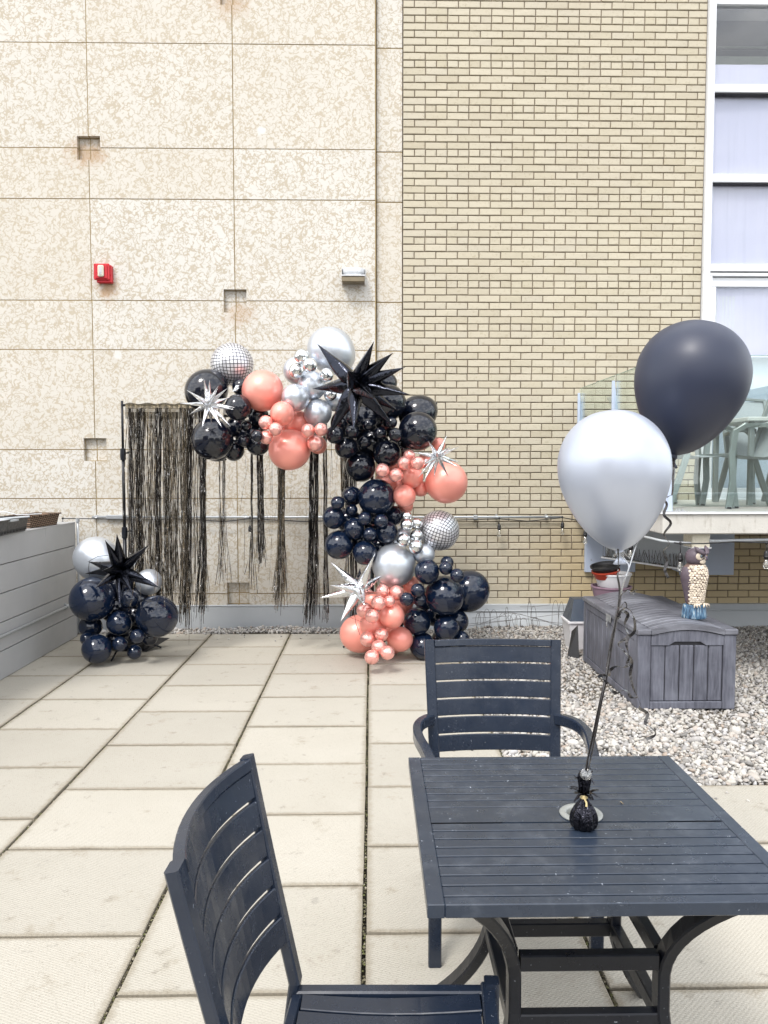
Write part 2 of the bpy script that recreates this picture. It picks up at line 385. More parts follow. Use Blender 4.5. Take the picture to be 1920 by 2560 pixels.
def fringe(name, lo, hi, warm):
    N = NT(name); rr = N.rand; p = N.pos; q = N.vm('MULTIPLY', p, (40, 40, 9))
    c = N.mix(rr, lo, hi); c = N.mix(N.smooth(rr, .55, .95, 0., warm), c, (.34, .26, .15))
    q = N.vm('ADD', q, N.n('CombineXYZ', {0: N.math('MULTIPLY', rr, 90.)}).outputs[0])
    c = N.mix(N.smooth(N.noise(q, 1.1, 4, .65), .56, .64), c, (.75, .74, .73));  # bright glints painted into the strand colour by noise
    return N.fin(c, .24, .92, N.bump(N.noise(q, 2.2, 3, .6), 1., .03))
M_FRINGE = fringe('metallic black fringe foil', (.02,.018,.015), (.30,.265,.22), .6)
M_FRINGE2 = fringe('dark fringe foil bundle', (.008,.007,.007), (.10,.09,.085), .15)
N = NT('bronze header film'); c = N.mix(N.noise(N.vm('MULTIPLY', N.pos, (60, 1, 4)), 1., 3), (.02, .016, .010), (.10, .078, .04))
M_HEAD = N.fin(c, .3, .6, N.bump(N.noise(N.pos, 30, 3), .8, .01), Alpha=.66)

def glass(name, tint, rough=.0, mixv=.12):
    N = NT(name); N.t.nodes.remove(N.b)
    tr = N.n('BsdfTransparent', {0: tint}); gs = N.n('BsdfGlossy', {0: (1., 1., 1.), 'Roughness': rough})
    fr = N.n('Fresnel', {0: 1.5}).outputs[0]; f = N.math('MINIMUM', N.math('ADD', N.math('MULTIPLY', fr, .7), mixv), .6)
    ms = N.n('MixShader', {0: f, 1: tr.outputs[0], 2: gs.outputs[0]}); N.t.links.new(ms.outputs[0], N.o.inputs[0]); return N.m
M_GLASS = glass('window glass', (.96, .97, .985), .0, .015)
M_RGLASS = glass('greenish railing glass', (.91, .965, .95), .0, .05)
M_BULB = glass('clear bulb glass', (.92, .92, .9), .0, .12)
N = NT('glass edge'); M_GEDGE = N.fin((.10, .26, .22), .15, 0, None)
M_BLACKP = simple('black plastic', (.014, .014, .016), .42, 0, var=.2, vs=20, bump=.1)
M_RED = simple('red fire alarm plastic', (.50, .012, .022), .35, 0, var=.08, vs=15, bump=0)
M_CREAMP = simple('ivory lens', (.62, .58, .47), .3, 0, var=.08, vs=40, bump=0)
M_BRONZE = simple('bronze metal', (.20, .165, .11), .4, .6, var=.15, vs=30, bump=.1)
M_STEEL = simple('dull stainless steel', (.52, .53, .54), .35, .8, var=.1, vs=20, bump=.05)
M_BLUEP = simple('pale blue painted steel', (.46, .53, .66), .5, 0, var=.06, vs=5, bump=.1, bs=30)
M_RINGW = simple('weathered white ring', (.27, .28, .265), .4, .1, var=.1, vs=60, bump=.1)
M_WIRE = simple('rusty dark wire', (.10, .09, .08), .6, .4, var=.3, vs=40, bump=0)
N = NT('pale lilac roller blind'); ps = N.vm('MULTIPLY', N.pos, (14, 14, .55)); c = N.mix(N.noise(N.pos, 1.3, 3), (.66, .66, .76), (.78, .77, .87))
c = N.mix(N.smooth(N.noise(ps, 1., 5, .6), .5, .8, 0., .3), c, (.54, .55, .64)); M_BLIND = N.fin(c, .7, 0, N.bump(N.noise(ps, .6, 2), .3, .02))
M_SHEER = simple('pale blue window panel', (.72, .80, .86), .7, 0, var=.03, vs=2, bump=.05)
M_ROOM = simple('dim interior', (.045, .045, .04), .8, 0, var=.2, vs=2, bump=0)
M_SLING = simple('grey sling fabric', (.33, .36, .38), .6, 0, var=.08, vs=60, bump=.3, bs=400)
M_ALU = simple('champagne aluminium', (.26, .285, .285), .4, .35, var=.06, vs=15, bump=0)
M_LAM = simple('pale laminate', (.56, .57, .55), .45, 0, var=.05, vs=15, bump=0)
M_WICK = None
N = NT('brown woven wicker'); p = N.pos; ps = N.n('SeparateXYZ', {0: p})
a1 = N.math('SINE', N.math('MULTIPLY', N.math('ADD', ps.outputs[1], N.math('MULTIPLY', ps.outputs[2], .9)), 130.)); a2 = N.math('SINE', N.math('MULTIPLY', N.math('SUBTRACT', ps.outputs[2], N.math('MULTIPLY', ps.outputs[1], .25)), 230.))
wk = N.math('MULTIPLY', a1, a2); c = N.mix(N.smooth(wk, -.5, .6), (.035, .02, .012), (.24, .15, .095))
M_WICK = N.fin(c, .6, 0, N.bump(wk, .9, .006))
# ================================================================== ground, deck, paving
g = MB(); g.add([(-700,-700,-14),(700,-700,-14),(700,700,-14),(-700,700,-14)], [(0,1,2,3)])
tag(mk('ground', g, simple('distant city ground', (.12,.12,.11), .9, var=.3, vs=.02, bump=0)), None, None, None, 'structure')
g = MB(); g.box(-9, 9, -6, 9, -.5, -.045)
tag(mk('roof_deck', g, M_MOSS), None, None, None, 'structure')

PV = empty('paving', (0, 0, 0), None, None, None, 0, 'structure')
COLX = [-.026 + .7585*k for k in range(-4, 7)]
ROW0 = {-4: 5.895, -3: 5.895, -2: 5.612, -1: 5.311, 0: 5.005, 1: 5.318, 2: 5.005, 3: 5.3, 4: 5.0, 5: 5.3}
def paver_mesh(w_, d_, seed):
    r = random.Random(seed); mb = MB(); th = .045; c = .0035
    # top as a chamfered slab with slightly worn outline
    n = 7; ring = []
    def side(a, b):
        for i in range(n): t = i/n; ring.append((a[0]+(b[0]-a[0])*t, a[1]+(b[1]-a[1])*t))
    side((0,0),(w_,0)); side((w_,0),(w_,d_)); side((w_,d_),(0,d_)); side((0,d_),(0,0))
    top = []; out_ = []; bot = []
    cx, cy = w_/2, d_/2
    for x, y in ring:
        j = r.uniform(-.0016, .0016); sx = 1-(c+j)/max(.05, w_/2); sy = 1-(c+j)/max(.05, d_/2)
        top.append((cx+(x-cx)*sx, cy+(y-cy)*sy, 0)); jo = r.uniform(0, .002)
        kx, ky = 1-jo/(w_/2), 1-jo/(d_/2); out_.append((cx+(x-cx)*kx, cy+(y-cy)*ky, -.003)); bot.append((cx+(x-cx)*kx, cy+(y-cy)*ky, -th))
    m = len(ring); vs = top+out_+bot; fs = [tuple(range(m))]
    for i in range(m):
        j = (i+1) % m; fs += [(i, m+i, m+j, j), (m+i, 2*m+i, 2*m+j, m+j)]
    mb.add(vs, fs); return mb
variants = [paver_mesh(.7585-.011, .6088-.013, s).mesh('paver', M_PAVER) for s in range(5)]
for ci, k in enumerate(range(-4, 6)):
    x0 = COLX[ci]+.0055; base = ROW0[k]
    ymax = 7.375 if k < 1 else 3.775
    y = base - .6088*16
    while y < ymax-.02:
        y1 = y+.6088
        if y > -1.8:
            tilt = Matrix.Rotation(rnd.uniform(-.0022,.0022), 4, 'X') @ Matrix.Rotation(rnd.uniform(-.0022,.0022), 4, 'Y')
            off = Matrix.Translation((x0+rnd.uniform(-.0015,.0015), y+.0065+rnd.uniform(-.001,.001), rnd.uniform(-.0015,.0015))) @ tilt
            if y1 <= ymax: me = rnd.choice(variants)
            else: me = paver_mesh(.7585-.011, ymax-y-.009, 77+ci).mesh('paver', M_PAVER)
            if not (k == -4 and (y < 3.2)): 
                o = bpy.data.objects.new('paver', me); link(o, PV, off)
        y = y1
# moss and grit lying in the wide long joints
gm = MB(); r = random.Random(5)
for k in range(-3, 4):
    X = -.026+.7585*k; ymax = 7.37 if k <= 1 else 3.77
    for i in range(900 if k in (0, -1, 1) else 500):
        y = 1.0 + (ymax-1.0)*r.random()**1.4; s = r.uniform(.0022, .0052)
        x = X+r.gauss(0, .003); z = -.008+r.uniform(-.004, .004)
        a = r.random()*6.3
        gm.add([(x+s*math.cos(a+j*1.57)*1.2, y+s*math.sin(a+j*1.57)*1.4, z) for j in range(4)]+[(x, y, z+s*.9)], [(0,1,4),(1,2,4),(2,3,4),(3,0,4)])
N = NT('joint moss and grit'); M_CRUMB = N.fin(N.ramp(N.rand, (0, (.05,.045,.03)), (.45, (.11,.095,.05)), (.7, (.10,.11,.035)), (.9, (.2,.175,.12)), (1, (.35,.32,.25))), .95, 0)
o = mk('joint_moss', gm, M_CRUMB); tag(o, 'dark moss and grit lying in the joints between pavers', 'moss', None, 'stuff')

# ------------------------------------------------------------------ gravel
def ico(sub):
    t = (1+5**.5)/2
    v = [(-1,t,0),(1,t,0),(-1,-t,0),(1,-t,0),(0,-1,t),(0,1,t),(0,-1,-t),(0,1,-t),(t,0,-1),(t,0,1),(-t,0,-1),(-t,0,1)]
    f = [(0,11,5),(0,5,1),(0,1,7),(0,7,10),(0,10,11),(1,5,9),(5,11,4),(11,10,2),(10,7,6),(7,1,8),(3,9,4),(3,4,2),(3,2,6),(3,6,8),(3,8,9),(4,9,5),(2,4,11),(6,2,10),(8,6,7),(9,8,1)]
    v = [tuple(c/math.sqrt(1+t*t) for c in p) for p in v]
    for _ in range(sub):
        cache = {}; nf = []
        def mid(a, b):
            k = (min(a,b), max(a,b))
            if k not in cache:
                m = Vector(v[a])+Vector(v[b]); m.normalize(); cache[k] = len(v); v.append(tuple(m))
            return cache[k]
        for a, b, c in f:
            ab, bc, ca = mid(a,b), mid(b,c), mid(c,a); nf += [(a,ab,ca),(b,bc,ab),(c,ca,bc),(ab,bc,ca)]
        f = nf
    return np.array(v), np.array(f)
def tri_mesh(name, V, Fc, m, smooth=True):
    me = bpy.data.meshes.new(name); nv, nf = len(V), len(Fc)
    me.vertices.add(nv); me.vertices.foreach_set('co', V.astype(np.float32).ravel())
    me.loops.add(nf*3); me.loops.foreach_set('vertex_index', Fc.astype(np.int32).ravel())
    me.polygons.add(nf); me.polygons.foreach_set('loop_start', np.arange(0, nf*3, 3, dtype=np.int32)); me.polygons.foreach_set('loop_total', np.full(nf, 3, dtype=np.int32))
    if smooth: me.polygons.foreach_set('use_smooth', np.ones(nf, dtype=bool))
    me.materials.append(m); me.update(calc_edges=True); me.validate(); return me
def scatter(P, S, sub, rs):
    bv, bf = ico(sub); n = len(P)
    # random quaternions
    q = rs.normal(size=(n,4)); q /= np.linalg.norm(q, axis=1)[:,None]; q[:,1:3] *= .35; q /= np.linalg.norm(q, axis=1)[:,None]
    a, b, c, d = q.T
    Rm = np.stack([1-2*(c*c+d*d), 2*(b*c-a*d), 2*(b*d+a*c), 2*(b*c+a*d), 1-2*(b*b+d*d), 2*(c*d-a*b), 2*(b*d-a*c), 2*(c*d+a*b), 1-2*(b*b+c*c)], 1).reshape(n,3,3)
    bump = 1+rs.uniform(-.16,.16,size=(n,len(bv),1))
    L_ = bv[None]*bump*S[:,None,:]
    V = np.einsum('nij,nkj->nki', Rm, L_)+P[:,None,:]
    Fc = bf[None]+(np.arange(n)*len(bv))[:,None,None]
    return V.reshape(-1,3), Fc.reshape(-1,3)
rs = np.random.RandomState(3)
def lay(x0, x1, y0, y1, sp, z, rz):
    xs, ys = np.meshgrid(np.arange(x0, x1, sp), np.arange(y0, y1, sp*.87)); xs[::2] += sp/2
    P = np.stack([xs.ravel(), ys.ravel(), np.full(xs.size, z)], 1); P[:,:2] += rs.uniform(-sp*.42, sp*.42, (len(P),2)); P[:,2] += rs.uniform(-rz, rz, len(P)); return P
P = np.concatenate([lay(.745, 4.6, 3.80, 7.57, .0235, -.014, .004), lay(.75, 4.6, 3.82, 7.56, .034, .0005, .004), lay(-2.78, .745, 7.39, 7.57, .024, -.012, .005), lay(-2.78, .745, 7.40, 7.57, .04, .000, .004)])
P[:,2] += .010*np.sin(P[:,0]*2.1+P[:,1]*1.3)+.006*np.sin(P[:,0]*5.3-P[:,1]*4.1)
P[:,2] += np.clip((P[:,1]-7.2)*.06, 0, .02)
keep = (P[:,0] < .56*P[:,1]+.25) & ~((P[:,0] > 1.80) & (P[:,0] < 2.38) & (P[:,1] > 5.04) & (P[:,1] < 6.27))
P = P[keep]
base = rs.gamma(9, 1/9., len(P))
base = np.where(rs.rand(len(P)) < .06, base*1.55, base)
S = .88*np.stack([.0135*base*rs.uniform(.9,1.45,len(P)), .0125*base*rs.uniform(.8,1.1,len(P)), .0088*base*rs.uniform(.8,1.15,len(P))], 1)
near = P[:,1] < 5.3
V1, F1 = scatter(P[near], S[near], 1, rs); V2, F2 = scatter(P[~near], S[~near], 0, rs)
me = tri_mesh('gravel', np.concatenate([V1, V2]), np.concatenate([F1, F2+len(V1)]), M_GRAVEL)
o = bpy.data.objects.new('gravel', me); link(o); tag(o, 'pale rounded river gravel along the wall and beside the pavers', 'gravel', None, 'stuff')
g = MB(); g.add([(.74,3.78,-.022),(5.2,3.78,-.022),(5.2,7.62,-.012),(.74,7.62,-.012),(-2.8,7.38,-.022),(.74,7.38,-.021),(-2.8,7.62,-.014)], [(0,1,2,3),(4,5,3,6)])
tag(mk('gravel_bed', g, M_SOIL), None, None, None, 'structure')
# a few stray stones kicked onto the pavers
P = []
for i in range(26): P.append((rs.uniform(-2.6, .7), rs.uniform(7.0, 7.36), .004))
for i in range(20): P.append((rs.uniform(.45, .73), rs.uniform(3.9, 7.2), .005))
for i in range(16): P.append((rs.uniform(.8, 2.0), rs.uniform(3.5, 3.76), .005))
P = np.array(P); S = np.abs(rs.normal(.007, .0025, (len(P),3)))+.002; S[:,2] *= .6
V1, F1 = scatter(P, S, 1, rs); o = bpy.data.objects.new('stray_gravel', tri_mesh('stray_gravel', V1, F1, M_GRAVEL)); link(o)
tag(o, 'scattered small stones on the pavers beside the gravel', 'gravel', None, 'stuff')

# ================================================================== limestone wall
SW = empty('stone_wall', (-1.5, YW, 0), 'tall mottled limestone panel wall with small square pockets at joint crossings', 'wall')
XS = [-8.26, -6.876, -5.490, -4.106, -2.728, -1.333, .044]
ZS = [.22, .345, 1.300, 1.784, 2.761, 3.238, 4.209, 4.691, 5.674, 6.149, 7.13, 7.6, 8.6]
PK = {(-2.728, 4.691): 1, (-2.728, 1.784): 1, (-1.333, .345): 1, (-1.333, 3.238): 1, (-1.333, 6.149): 1, (-5.490, 3.238): 1, (-4.106, 6.149): 1}
GAP = .0045; HS = .112; PD = .055
def stone_panel(x0, x1, z0, z1, y):
    """front face with the quarter pockets cut in, chamfered sides"""
    mb = MB(); c = .004
    xs = sorted({x0+GAP, x1-GAP, x0+HS, x1-HS}); zs = sorted({z0+GAP, z1-GAP, z0+HS, z1-HS}) if z1-z0 > .3 else [z0+GAP, z1-GAP]
    if z1-z0 <= .3: zs = sorted({z0+GAP, z1-GAP})
    def pocket(i, j):
        cx = (xs[i]+xs[i+1])/2; cz = (zs[j]+zs[j+1])/2
        for (px, pz_) in PK:
            if abs(cx-px) < HS and abs(cz-pz_) < HS and abs(cx-px) > 0: return True
        return False
    depth = {}
    for i in range(len(xs)-1):
        for j in range(len(zs)-1): depth[(i,j)] = PD if pocket(i,j) else 0
    for (i,j), d in depth.items():
        a, b, e, f = xs[i], xs[i+1], zs[j], zs[j+1]; yy = y+d
        mb.add([(a,yy,e),(b,yy,e),(b,yy,f),(a,yy,f)], [(0,1,2,3)])
        for (di, dj, P0, P1) in ((-1,0,(a,f),(a,e)),(1,0,(b,e),(b,f)),(0,-1,(a,e),(b,e)),(0,1,(b,f),(a,f))):
            dn = depth.get((i+di, j+dj), .12)
            if dn > d: mb.add([(P0[0],yy,P0[1]),(P0[0],y+dn,P0[1]),(P1[0],y+dn,P1[1]),(P1[0],yy,P1[1])], [(0,1,2,3)])
            
    return mb
for i in range(len(XS)-1):
    for j in range(len(ZS)-1):
        mk('stone_panel', stone_panel(XS[i], XS[i+1], ZS[j], ZS[j+1], YW+rnd.uniform(-.002, .002)), M_STONE, SW)
XB = .312          # where the brick starts
for j in range(len(ZS)-1):   # the narrow set-back strip between stone and brick
    mb = MB(); mb.cbox(.055, XB-.004, YW+.055+rnd.uniform(-.001,.001), YW+.2, ZS[j]+GAP, ZS[j+1]-GAP, .004); mk('stone_panel', mb, M_STONE, SW, label='narrow stone panel beside the brick')
mb = MB(); mb.box(-8.3, .30, YW+.062+.0, YW+.3, 0, 8.7)
# backing joints, stepped behind the pocket depth
mb2 = MB(); mb2.box(-8.3, .05, YW+.009, YW+.0595, 0, 8.6) if False else None
jt = MB()
for x in XS:
    segs = [(.2, 8.6)]
    jt.box(x-GAP-.001, x+GAP+.001, YW+.058, YW+.12, .2, 8.6)
    pk = sorted([pz_ for (px, pz_) in PK if abs(px-x) < .01]); z = .2
    for q in pk+[99]:
        top = min(q-HS, 8.6)
        if top > z: jt.box(x-GAP-.001, x+GAP+.001, YW+.005, YW+.0575, z, top)
        z = q+HS
for z in ZS:
    jt.box(-8.3, .05, YW+.0585, YW+.121, z-GAP-.001, z+GAP+.001)
    pk = sorted([px for (px, pz_) in PK if abs(pz_-z) < .01]); x = -8.3
    for q in pk+[99]:
        top = min(q-HS, .044)
        if top > x: jt.box(x, top, YW+.0055, YW+.0572, z-GAP-.0012, z+GAP+.0012)
        x = q+HS
    jt.box(.054, XB-.004, YW+.0615, YW+.1, z-GAP-.0012, z+GAP+.0012)
for (px, pz_) in PK:
    for k_ in (-1, 1):
        for q in (-1, 1):
            x_a, x_b = (px+.006, px+HS) if k_ > 0 else (px-HS, px-.006); z_a, z_b = (pz_+.006, pz_+HS) if q > 0 else (pz_-HS, pz_-.006)
            jt.box(x_a, x_b, YW+.046, YW+.0548, pz_+q*HS-.0025-q*.0026, pz_+q*HS+.0025-q*.0026); jt.box(px+k_*HS-.0025-k_*.0026, px+k_*HS+.0025-k_*.0026, YW+.0465, YW+.0549, z_a, z_b)
mk('joint', jt, M_JOINT, SW)
b = MB(); b.box(-8.3, XB-.005, YW+.13, YW+.5, 0, 8.7); mk('backing', b, M_MORTAR, SW)
# metal flashing at the foot
fl = MB(); fl.cbox(-8.3, XB-.002, YW-.034, YW-.006, -.06, .222, .004); fl.cbox(-8.3, XB-.002, YW-.040, YW+.03, .2225, .232, .002)
mk('flashing', fl, M_FLASH, SW)
sc_ = MB()
for x in [-2.3, -1.55, -1.1, -.82, -.2]: sc_.lathe([(.004,0),(.004,.002),(.002,.004)], 8, Matrix.Translation((x, YW-.034, .19)) @ Matrix.Rotation(math.pi/2, 4, 'X'))
mk('screw', sc_, M_STEEL, SW)

# ================================================================== brick wall
BW = empty('brick_wall', (1.8, YW, 0), 'tall buff brick wall with a course of headers every sixth row', 'wall')
YB = YW+.035; PITCH = (5.943-.464)/78; Z0 = .464; SL = .2135; HL = SL/2; BH = PITCH-.0095
XE_TOP = 3.282
def brick_mesh(Lb, seed):
    r = random.Random(seed); mb = MB(); x0, x1, z0, z1 = 0, Lb, -BH/2, BH/2; c = .004
    j = lambda: r.uniform(-.0012, .0012)
    Fq = [(x0+c+j(), j()*.8, z0+c+j()), (x1-c+j(), j()*.8, z0+c+j()), (x1-c+j(), j()*.8, z1-c+j()), (x0+c+j(), j()*.8, z1-c+j())]
    O = [(x0+j()*.5, c, z0+j()), (x1+j()*.5, c, z0+j()), (x1+j()*.5, c, z1+j()), (x0+j()*.5, c, z1+j())]
    Bk = [(p[0], .03, p[2]) for p in O]
    fs = [(0,1,2,3)]
    for i in range(4): k = (i+1) % 4; fs += [(i, 4+i, 4+k, k), (4+i, 8+i, 8+k, 4+k)]
    return mb.add(Fq+O+Bk, fs)
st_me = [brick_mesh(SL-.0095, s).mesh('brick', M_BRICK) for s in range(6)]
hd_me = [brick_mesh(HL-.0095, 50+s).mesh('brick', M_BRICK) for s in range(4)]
bricks = []
kmin = int((.232-Z0)/PITCH)
for k in range(kmin, int((8.6-Z0)/PITCH)):
    z = Z0+k*PITCH; m = k % 6
    if z < 1.26: xe = 6.2
    else: xe = XE_TOP
    J = .531
    if m == 0: joints = [.424+HL*i for i in range(0, 60)]
    elif m in (1, 3, 5): joints = [J+SL*i for i in range(0, 30)]
    else: joints = [J-HL+SL*i for i in range(0, 30)]
    xs = [XB]+[x for x in joints if XB+.03 < x < xe-.03]+[xe]
    drift = math.sin(k*1.7)*.0025
    for a, b in zip(xs[:-1], xs[1:]):
        a2 = a+(drift if a > XB+.01 else 0); b2 = b+(drift if b < xe-.01 else 0)
        bricks.append((a2, b2, z, m == 0))
def in_view(a, b, z):
    v = Vector(((a+b)/2, YB, z))-_C; f = v.dot(_F); px = 960+1920*v.dot(_R)/f; pyy = 1280-1920*v.dot(_U)/f
    return -20 < px < 1940 and -20 < pyy < 1530 and (px, pyy)
cand = []
for i, (a, b, z, h) in enumerate(bricks):
    q = in_view(a, b, z)
    if q:
        px, pyy = q
        hid = ((px-1533)/150)**2+((pyy-1190)/185)**2 < 1 or ((px-1728)/150)**2+((pyy-965)/175)**2 < 1 or (px < 1150 and 850 < pyy < 1560) or (1500 < px and 1290 < pyy < 1345) or (px > 1740 and 900 < pyy < 1280)
        if not hid: cand.append((round((b-a)*0-((Vector(((a+b)/2, YB, z))-_C).length < 99)+((Vector(((a+b)/2, YB, z))-_C).length), 4) if not h else ((Vector(((a+b)/2, YB, z))-_C).length)+.02, i))
cand.sort(); solo = set(i for _, i in cand[:298])
st = MB()
for i, (a, b, z, h) in enumerate(bricks):
    pos = (a+.00475, YB+rnd.uniform(-.0012, .0015), z+rnd.uniform(-.0012, .0012))
    Lb = b-a-.0095
    if i in solo:
        if abs(b-a-SL) < .004: me = rnd.choice(st_me)
        elif abs(b-a-HL) < .004: me = rnd.choice(hd_me)
        else: me = brick_mesh(Lb, i).mesh('brick', M_BRICK)
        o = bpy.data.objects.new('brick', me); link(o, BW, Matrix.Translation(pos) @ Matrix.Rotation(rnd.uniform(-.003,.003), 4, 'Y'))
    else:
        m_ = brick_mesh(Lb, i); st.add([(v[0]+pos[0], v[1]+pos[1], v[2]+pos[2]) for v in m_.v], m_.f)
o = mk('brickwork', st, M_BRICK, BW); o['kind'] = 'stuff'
mo = MB(); mo.box(XB+.001, XE_TOP, YB+.0105, YB+.35, 1.262, 8.6); mo.box(XB+.001, 6.2, YB+.0105, YB+.35, .2, 1.2615)
mk('mortar', mo, M_MORTAR, BW)
fl = MB(); fl.cbox(XB, 6.2, YW-.012, YW+.044, .166, .229, .003); fl.cbox(XB, 6.2, YW-.030, YW-.0125, .160, .172, .002)
fl.add([(XB,YW-.0125,.165),(6.2,YW-.0125,.165),(6.2,YW-.10,-.04),(XB,YW-.10,-.04)], [(0,3,2,1)])
mk('flashing', fl, M_FLASH, BW)

# ================================================================== window wall
WW = empty('window_wall', (4, YW, 1.28), 'white framed floor-to-ceiling windows with pale lilac blinds above the balcony', 'window')
def wz_(y, x=1850): return py(x, y, YW).z
X0 = XE_TOP+.002; X1 = X0+.066; XR = 6.2
fr = MB()
fr.cbox(X0, X1, YW-.01, YW+.12, 1.20, 8.6, .004); mk('frame', fr, M_WHITE, WW)
tr = [(wz_(230), wz_(211)), (wz_(455), wz_(435)), (wz_(678), wz_(660)), (wz_(-240), wz_(-260))]
for a, b in tr:
    m = MB(); m.cbox(X1, XR, YW+.0, YW+.12, a, b, .004); mk('transom', m, M_WHITE, WW)
    m = MB(); m.cbox(X1, XR, YW+.02, YW+.12, a-.010, a-.001, .002); mk('gasket', m, M_BLACKP, WW)
m = MB(); m.cbox(X1, XR, YW+.035, YW+.12, wz_(5), wz_(-6), .003); mk('transom', m, M_WHITE, WW)
# sliding door frame below the last transom
zt = wz_(681); zb = 1.30
m = MB(); m.cbox(X1+.001, XR, YW+.012, YW+.11, wz_(689), zt, .003); m.cbox(X1+.001, X1+.032, YW+.012, YW+.11, zb, wz_(689)-.001, .003); mk('door_frame', m, M_WHITE, WW)
m = MB(); m.cbox(X1+.033, XR, YW+.045, YW+.10, wz_(714), wz_(691), .003); m.cbox(X1+.033, X1+.085, YW+.045, YW+.10, zb+.10, wz_(714)-.001, .003); m.cbox(X1+.033, XR, YW+.045, YW+.10, zb, zb+.099, .003)
m.cbox(5.0, 5.09, YW+.044, YW+.10, zb+.10, wz_(714)-.001, .003); mk('door_sash', m, M_WHITE, WW)
m = MB(); m.cbox(X0+.0, XR, YW-.03, YW+.12, 1.262, 1.299, .004); mk('sill', m, M_WHITE, WW)
for z0, z1 in ((tr[0][1], wz_(5)), (tr[1][1], tr[0][0]-.02), (tr[2][1], tr[1][0]-.02), (wz_(-6), tr[3][0]-.02)):
    m = MB(); m.box(X1, XR, YW+.07, YW+.076, z0, z1); mk('pane', m, M_GLASS, WW)
m = MB(); m.box(X1+.085, 5.0, YW+.07, YW+.076, zb+.099, wz_(714)); mk('pane', m, M_GLASS, WW)
m = MB(); m.box(5.09, XR, YW+.07, YW+.076, zb+.099, wz_(714)); mk('pane', m, M_GLASS, WW)
def blind(z0, z1, mat_=M_BLIND, y=.10, hem=True, name='roller_blind'):
    mb = MB(); n = 40; vs = []; 
    for i in range(n+1):
        x = X1+(XR-X1)*i/n; d = .0025*math.sin(i*2.1)+.002*math.sin(i*.7)
        vs += [(x, YW+y+d, z0), (x, YW+y+d, z1)]
    mb.add(vs, [(2*i, 2*i+2, 2*i+3, 2*i+1) for i in range(n)])
    if hem: mb.cbox(X1, XR, YW+y-.006, YW+y+.006, z0-.014, z0, .003)
    mk(name, mb, mat_, WW)
blind(wz_(147), wz_(50)) if False else None
blind(wz_(230), wz_(148), M_BLIND, .10, False, 'frosted_panel')
blind(wz_(455), wz_(231)+.02); blind(wz_(690), wz_(456)+.02); blind(wz_(887), wz_(700))
blind(1.22, wz_(887)+.1, M_SHEER, .22, False, 'curtain')
m = MB()
for i in range(6): m.cbox(X1+.10+.035*i, X1+.125+.035*i, YW+.10, YW+.104, wz_(887)+.01, wz_(735), .001)
mk('folded_blind_edge', m, M_WHITE, WW)
m = MB(); m.box(X1, XR+.1, YW+.9, YW+.95, 1.2, 8.6); m.box(X1, XR+.1, YW+.36, YW+.9, wz_(-2), wz_(-8)); mk('room_interior', m, M_ROOM, WW)
m = MB(); m.cbox(X1, XR, YW+.5, YW+.56, wz_(77), wz_(71), .003); m.cbox(X1, XR, YW+.6, YW+.62, wz_(34), wz_(30), .003); m.cbox(X1, XR, YW+.45, YW+.6, wz_(103), wz_(80), .004); mk('ceiling_rail', m, simple('dull green-grey rail', (.09,.105,.07), .5, 0, bump=0), WW)

# ================================================================== balcony
BZ0, BZ1, BX, BY = 1.143, 1.283, 2.03, 5.3
BA = empty('balcony', (3.5, 6.5, BZ0), 'projecting concrete balcony slab with clear glass railing at the window wall', 'balcony')
m = MB(); m.cbox(BX, 6.1, BY, YW-.012, BZ0, BZ1, .008); mk('slab', m, M_CONC, BA)
m = MB(); m.cbox(BX-.02, 6.1, BY-.018, BY+.10, BZ1+.0005, BZ1+.012, .003); m.cbox(BX-.02, BX+.10, BY+.101, YW-.01, BZ1+.0005, BZ1+.012, .003); mk('drip_edge', m, M_WHITE, BA)
zg0, zg1 = BZ1+.05, 2.385
for (y0, y1) in ((5.40, 6.50), (6.54, 7.63)):
    m = MB(); m.box(BX+.035, BX+.043, y0, y1, zg0, zg1); mk('glass_panel', m, M_RGLASS, BA)
    m = MB(); m.box(BX+.0345, BX+.0435, y0, y1, zg1+.0003, zg1+.003); mk('glass_edge', m, M_GEDGE, BA)
for (x0, x1) in ((BX+.06, 3.35), (3.39, 4.7), (4.74, 6.0)):
    m = MB(); m.box(x0, x1, BY+.05, BY+.058, zg0, zg1); mk('glass_panel', m, M_RGLASS, BA)
    m = MB(); m.box(x0, x1, BY+.0495, BY+.0585, zg1+.0003, zg1+.003); mk('glass_edge', m, M_GEDGE, BA)
def post(x, y, ax, fw=.13):
    m = MB(); m.cbox(x-.011, x+.011, y-.011, y+.011, BZ1+.012, 2.34, .002)
    mk('post', m, M_BLUEP, BA)
    f_ = MB()
    if ax == 'x': vs = [(x+.012, y-.003, BZ1+.02), (x+fw, y-.003, BZ1+.02), (x+.012, y-.003, 2.33)]
    else: vs = [(x-.003, y+.012, BZ1+.02), (x-.003, y+.16, BZ1+.02), (x-.003, y+.012, 2.33)]
    d = Vector((0, .006, 0)) if ax == 'x' else Vector((.006, 0, 0))
    f_.add(vs+[tuple(Vector(v)+d) for v in vs], [(0,1,2),(5,4,3),(0,3,4,1),(1,4,5,2),(2,5,3,0)]); mk('post_fin', f_, M_BLUEP, BA)
    p_ = MB(); p_.cbox(x-.05, x+.14, y-.05, y+.06, BZ1+.0125, BZ1+.022, .002)
    for dx, dy in ((.07, -.03), (.11, -.03), (.11, .03)): p_.lathe([(.009,0),(.009,.008),(.004,.009),(.004,.018)], 6, Matrix.Translation((x+dx, y+dy, BZ1+.0215)))
    mk('base_plate', p_, M_STEEL, BA)
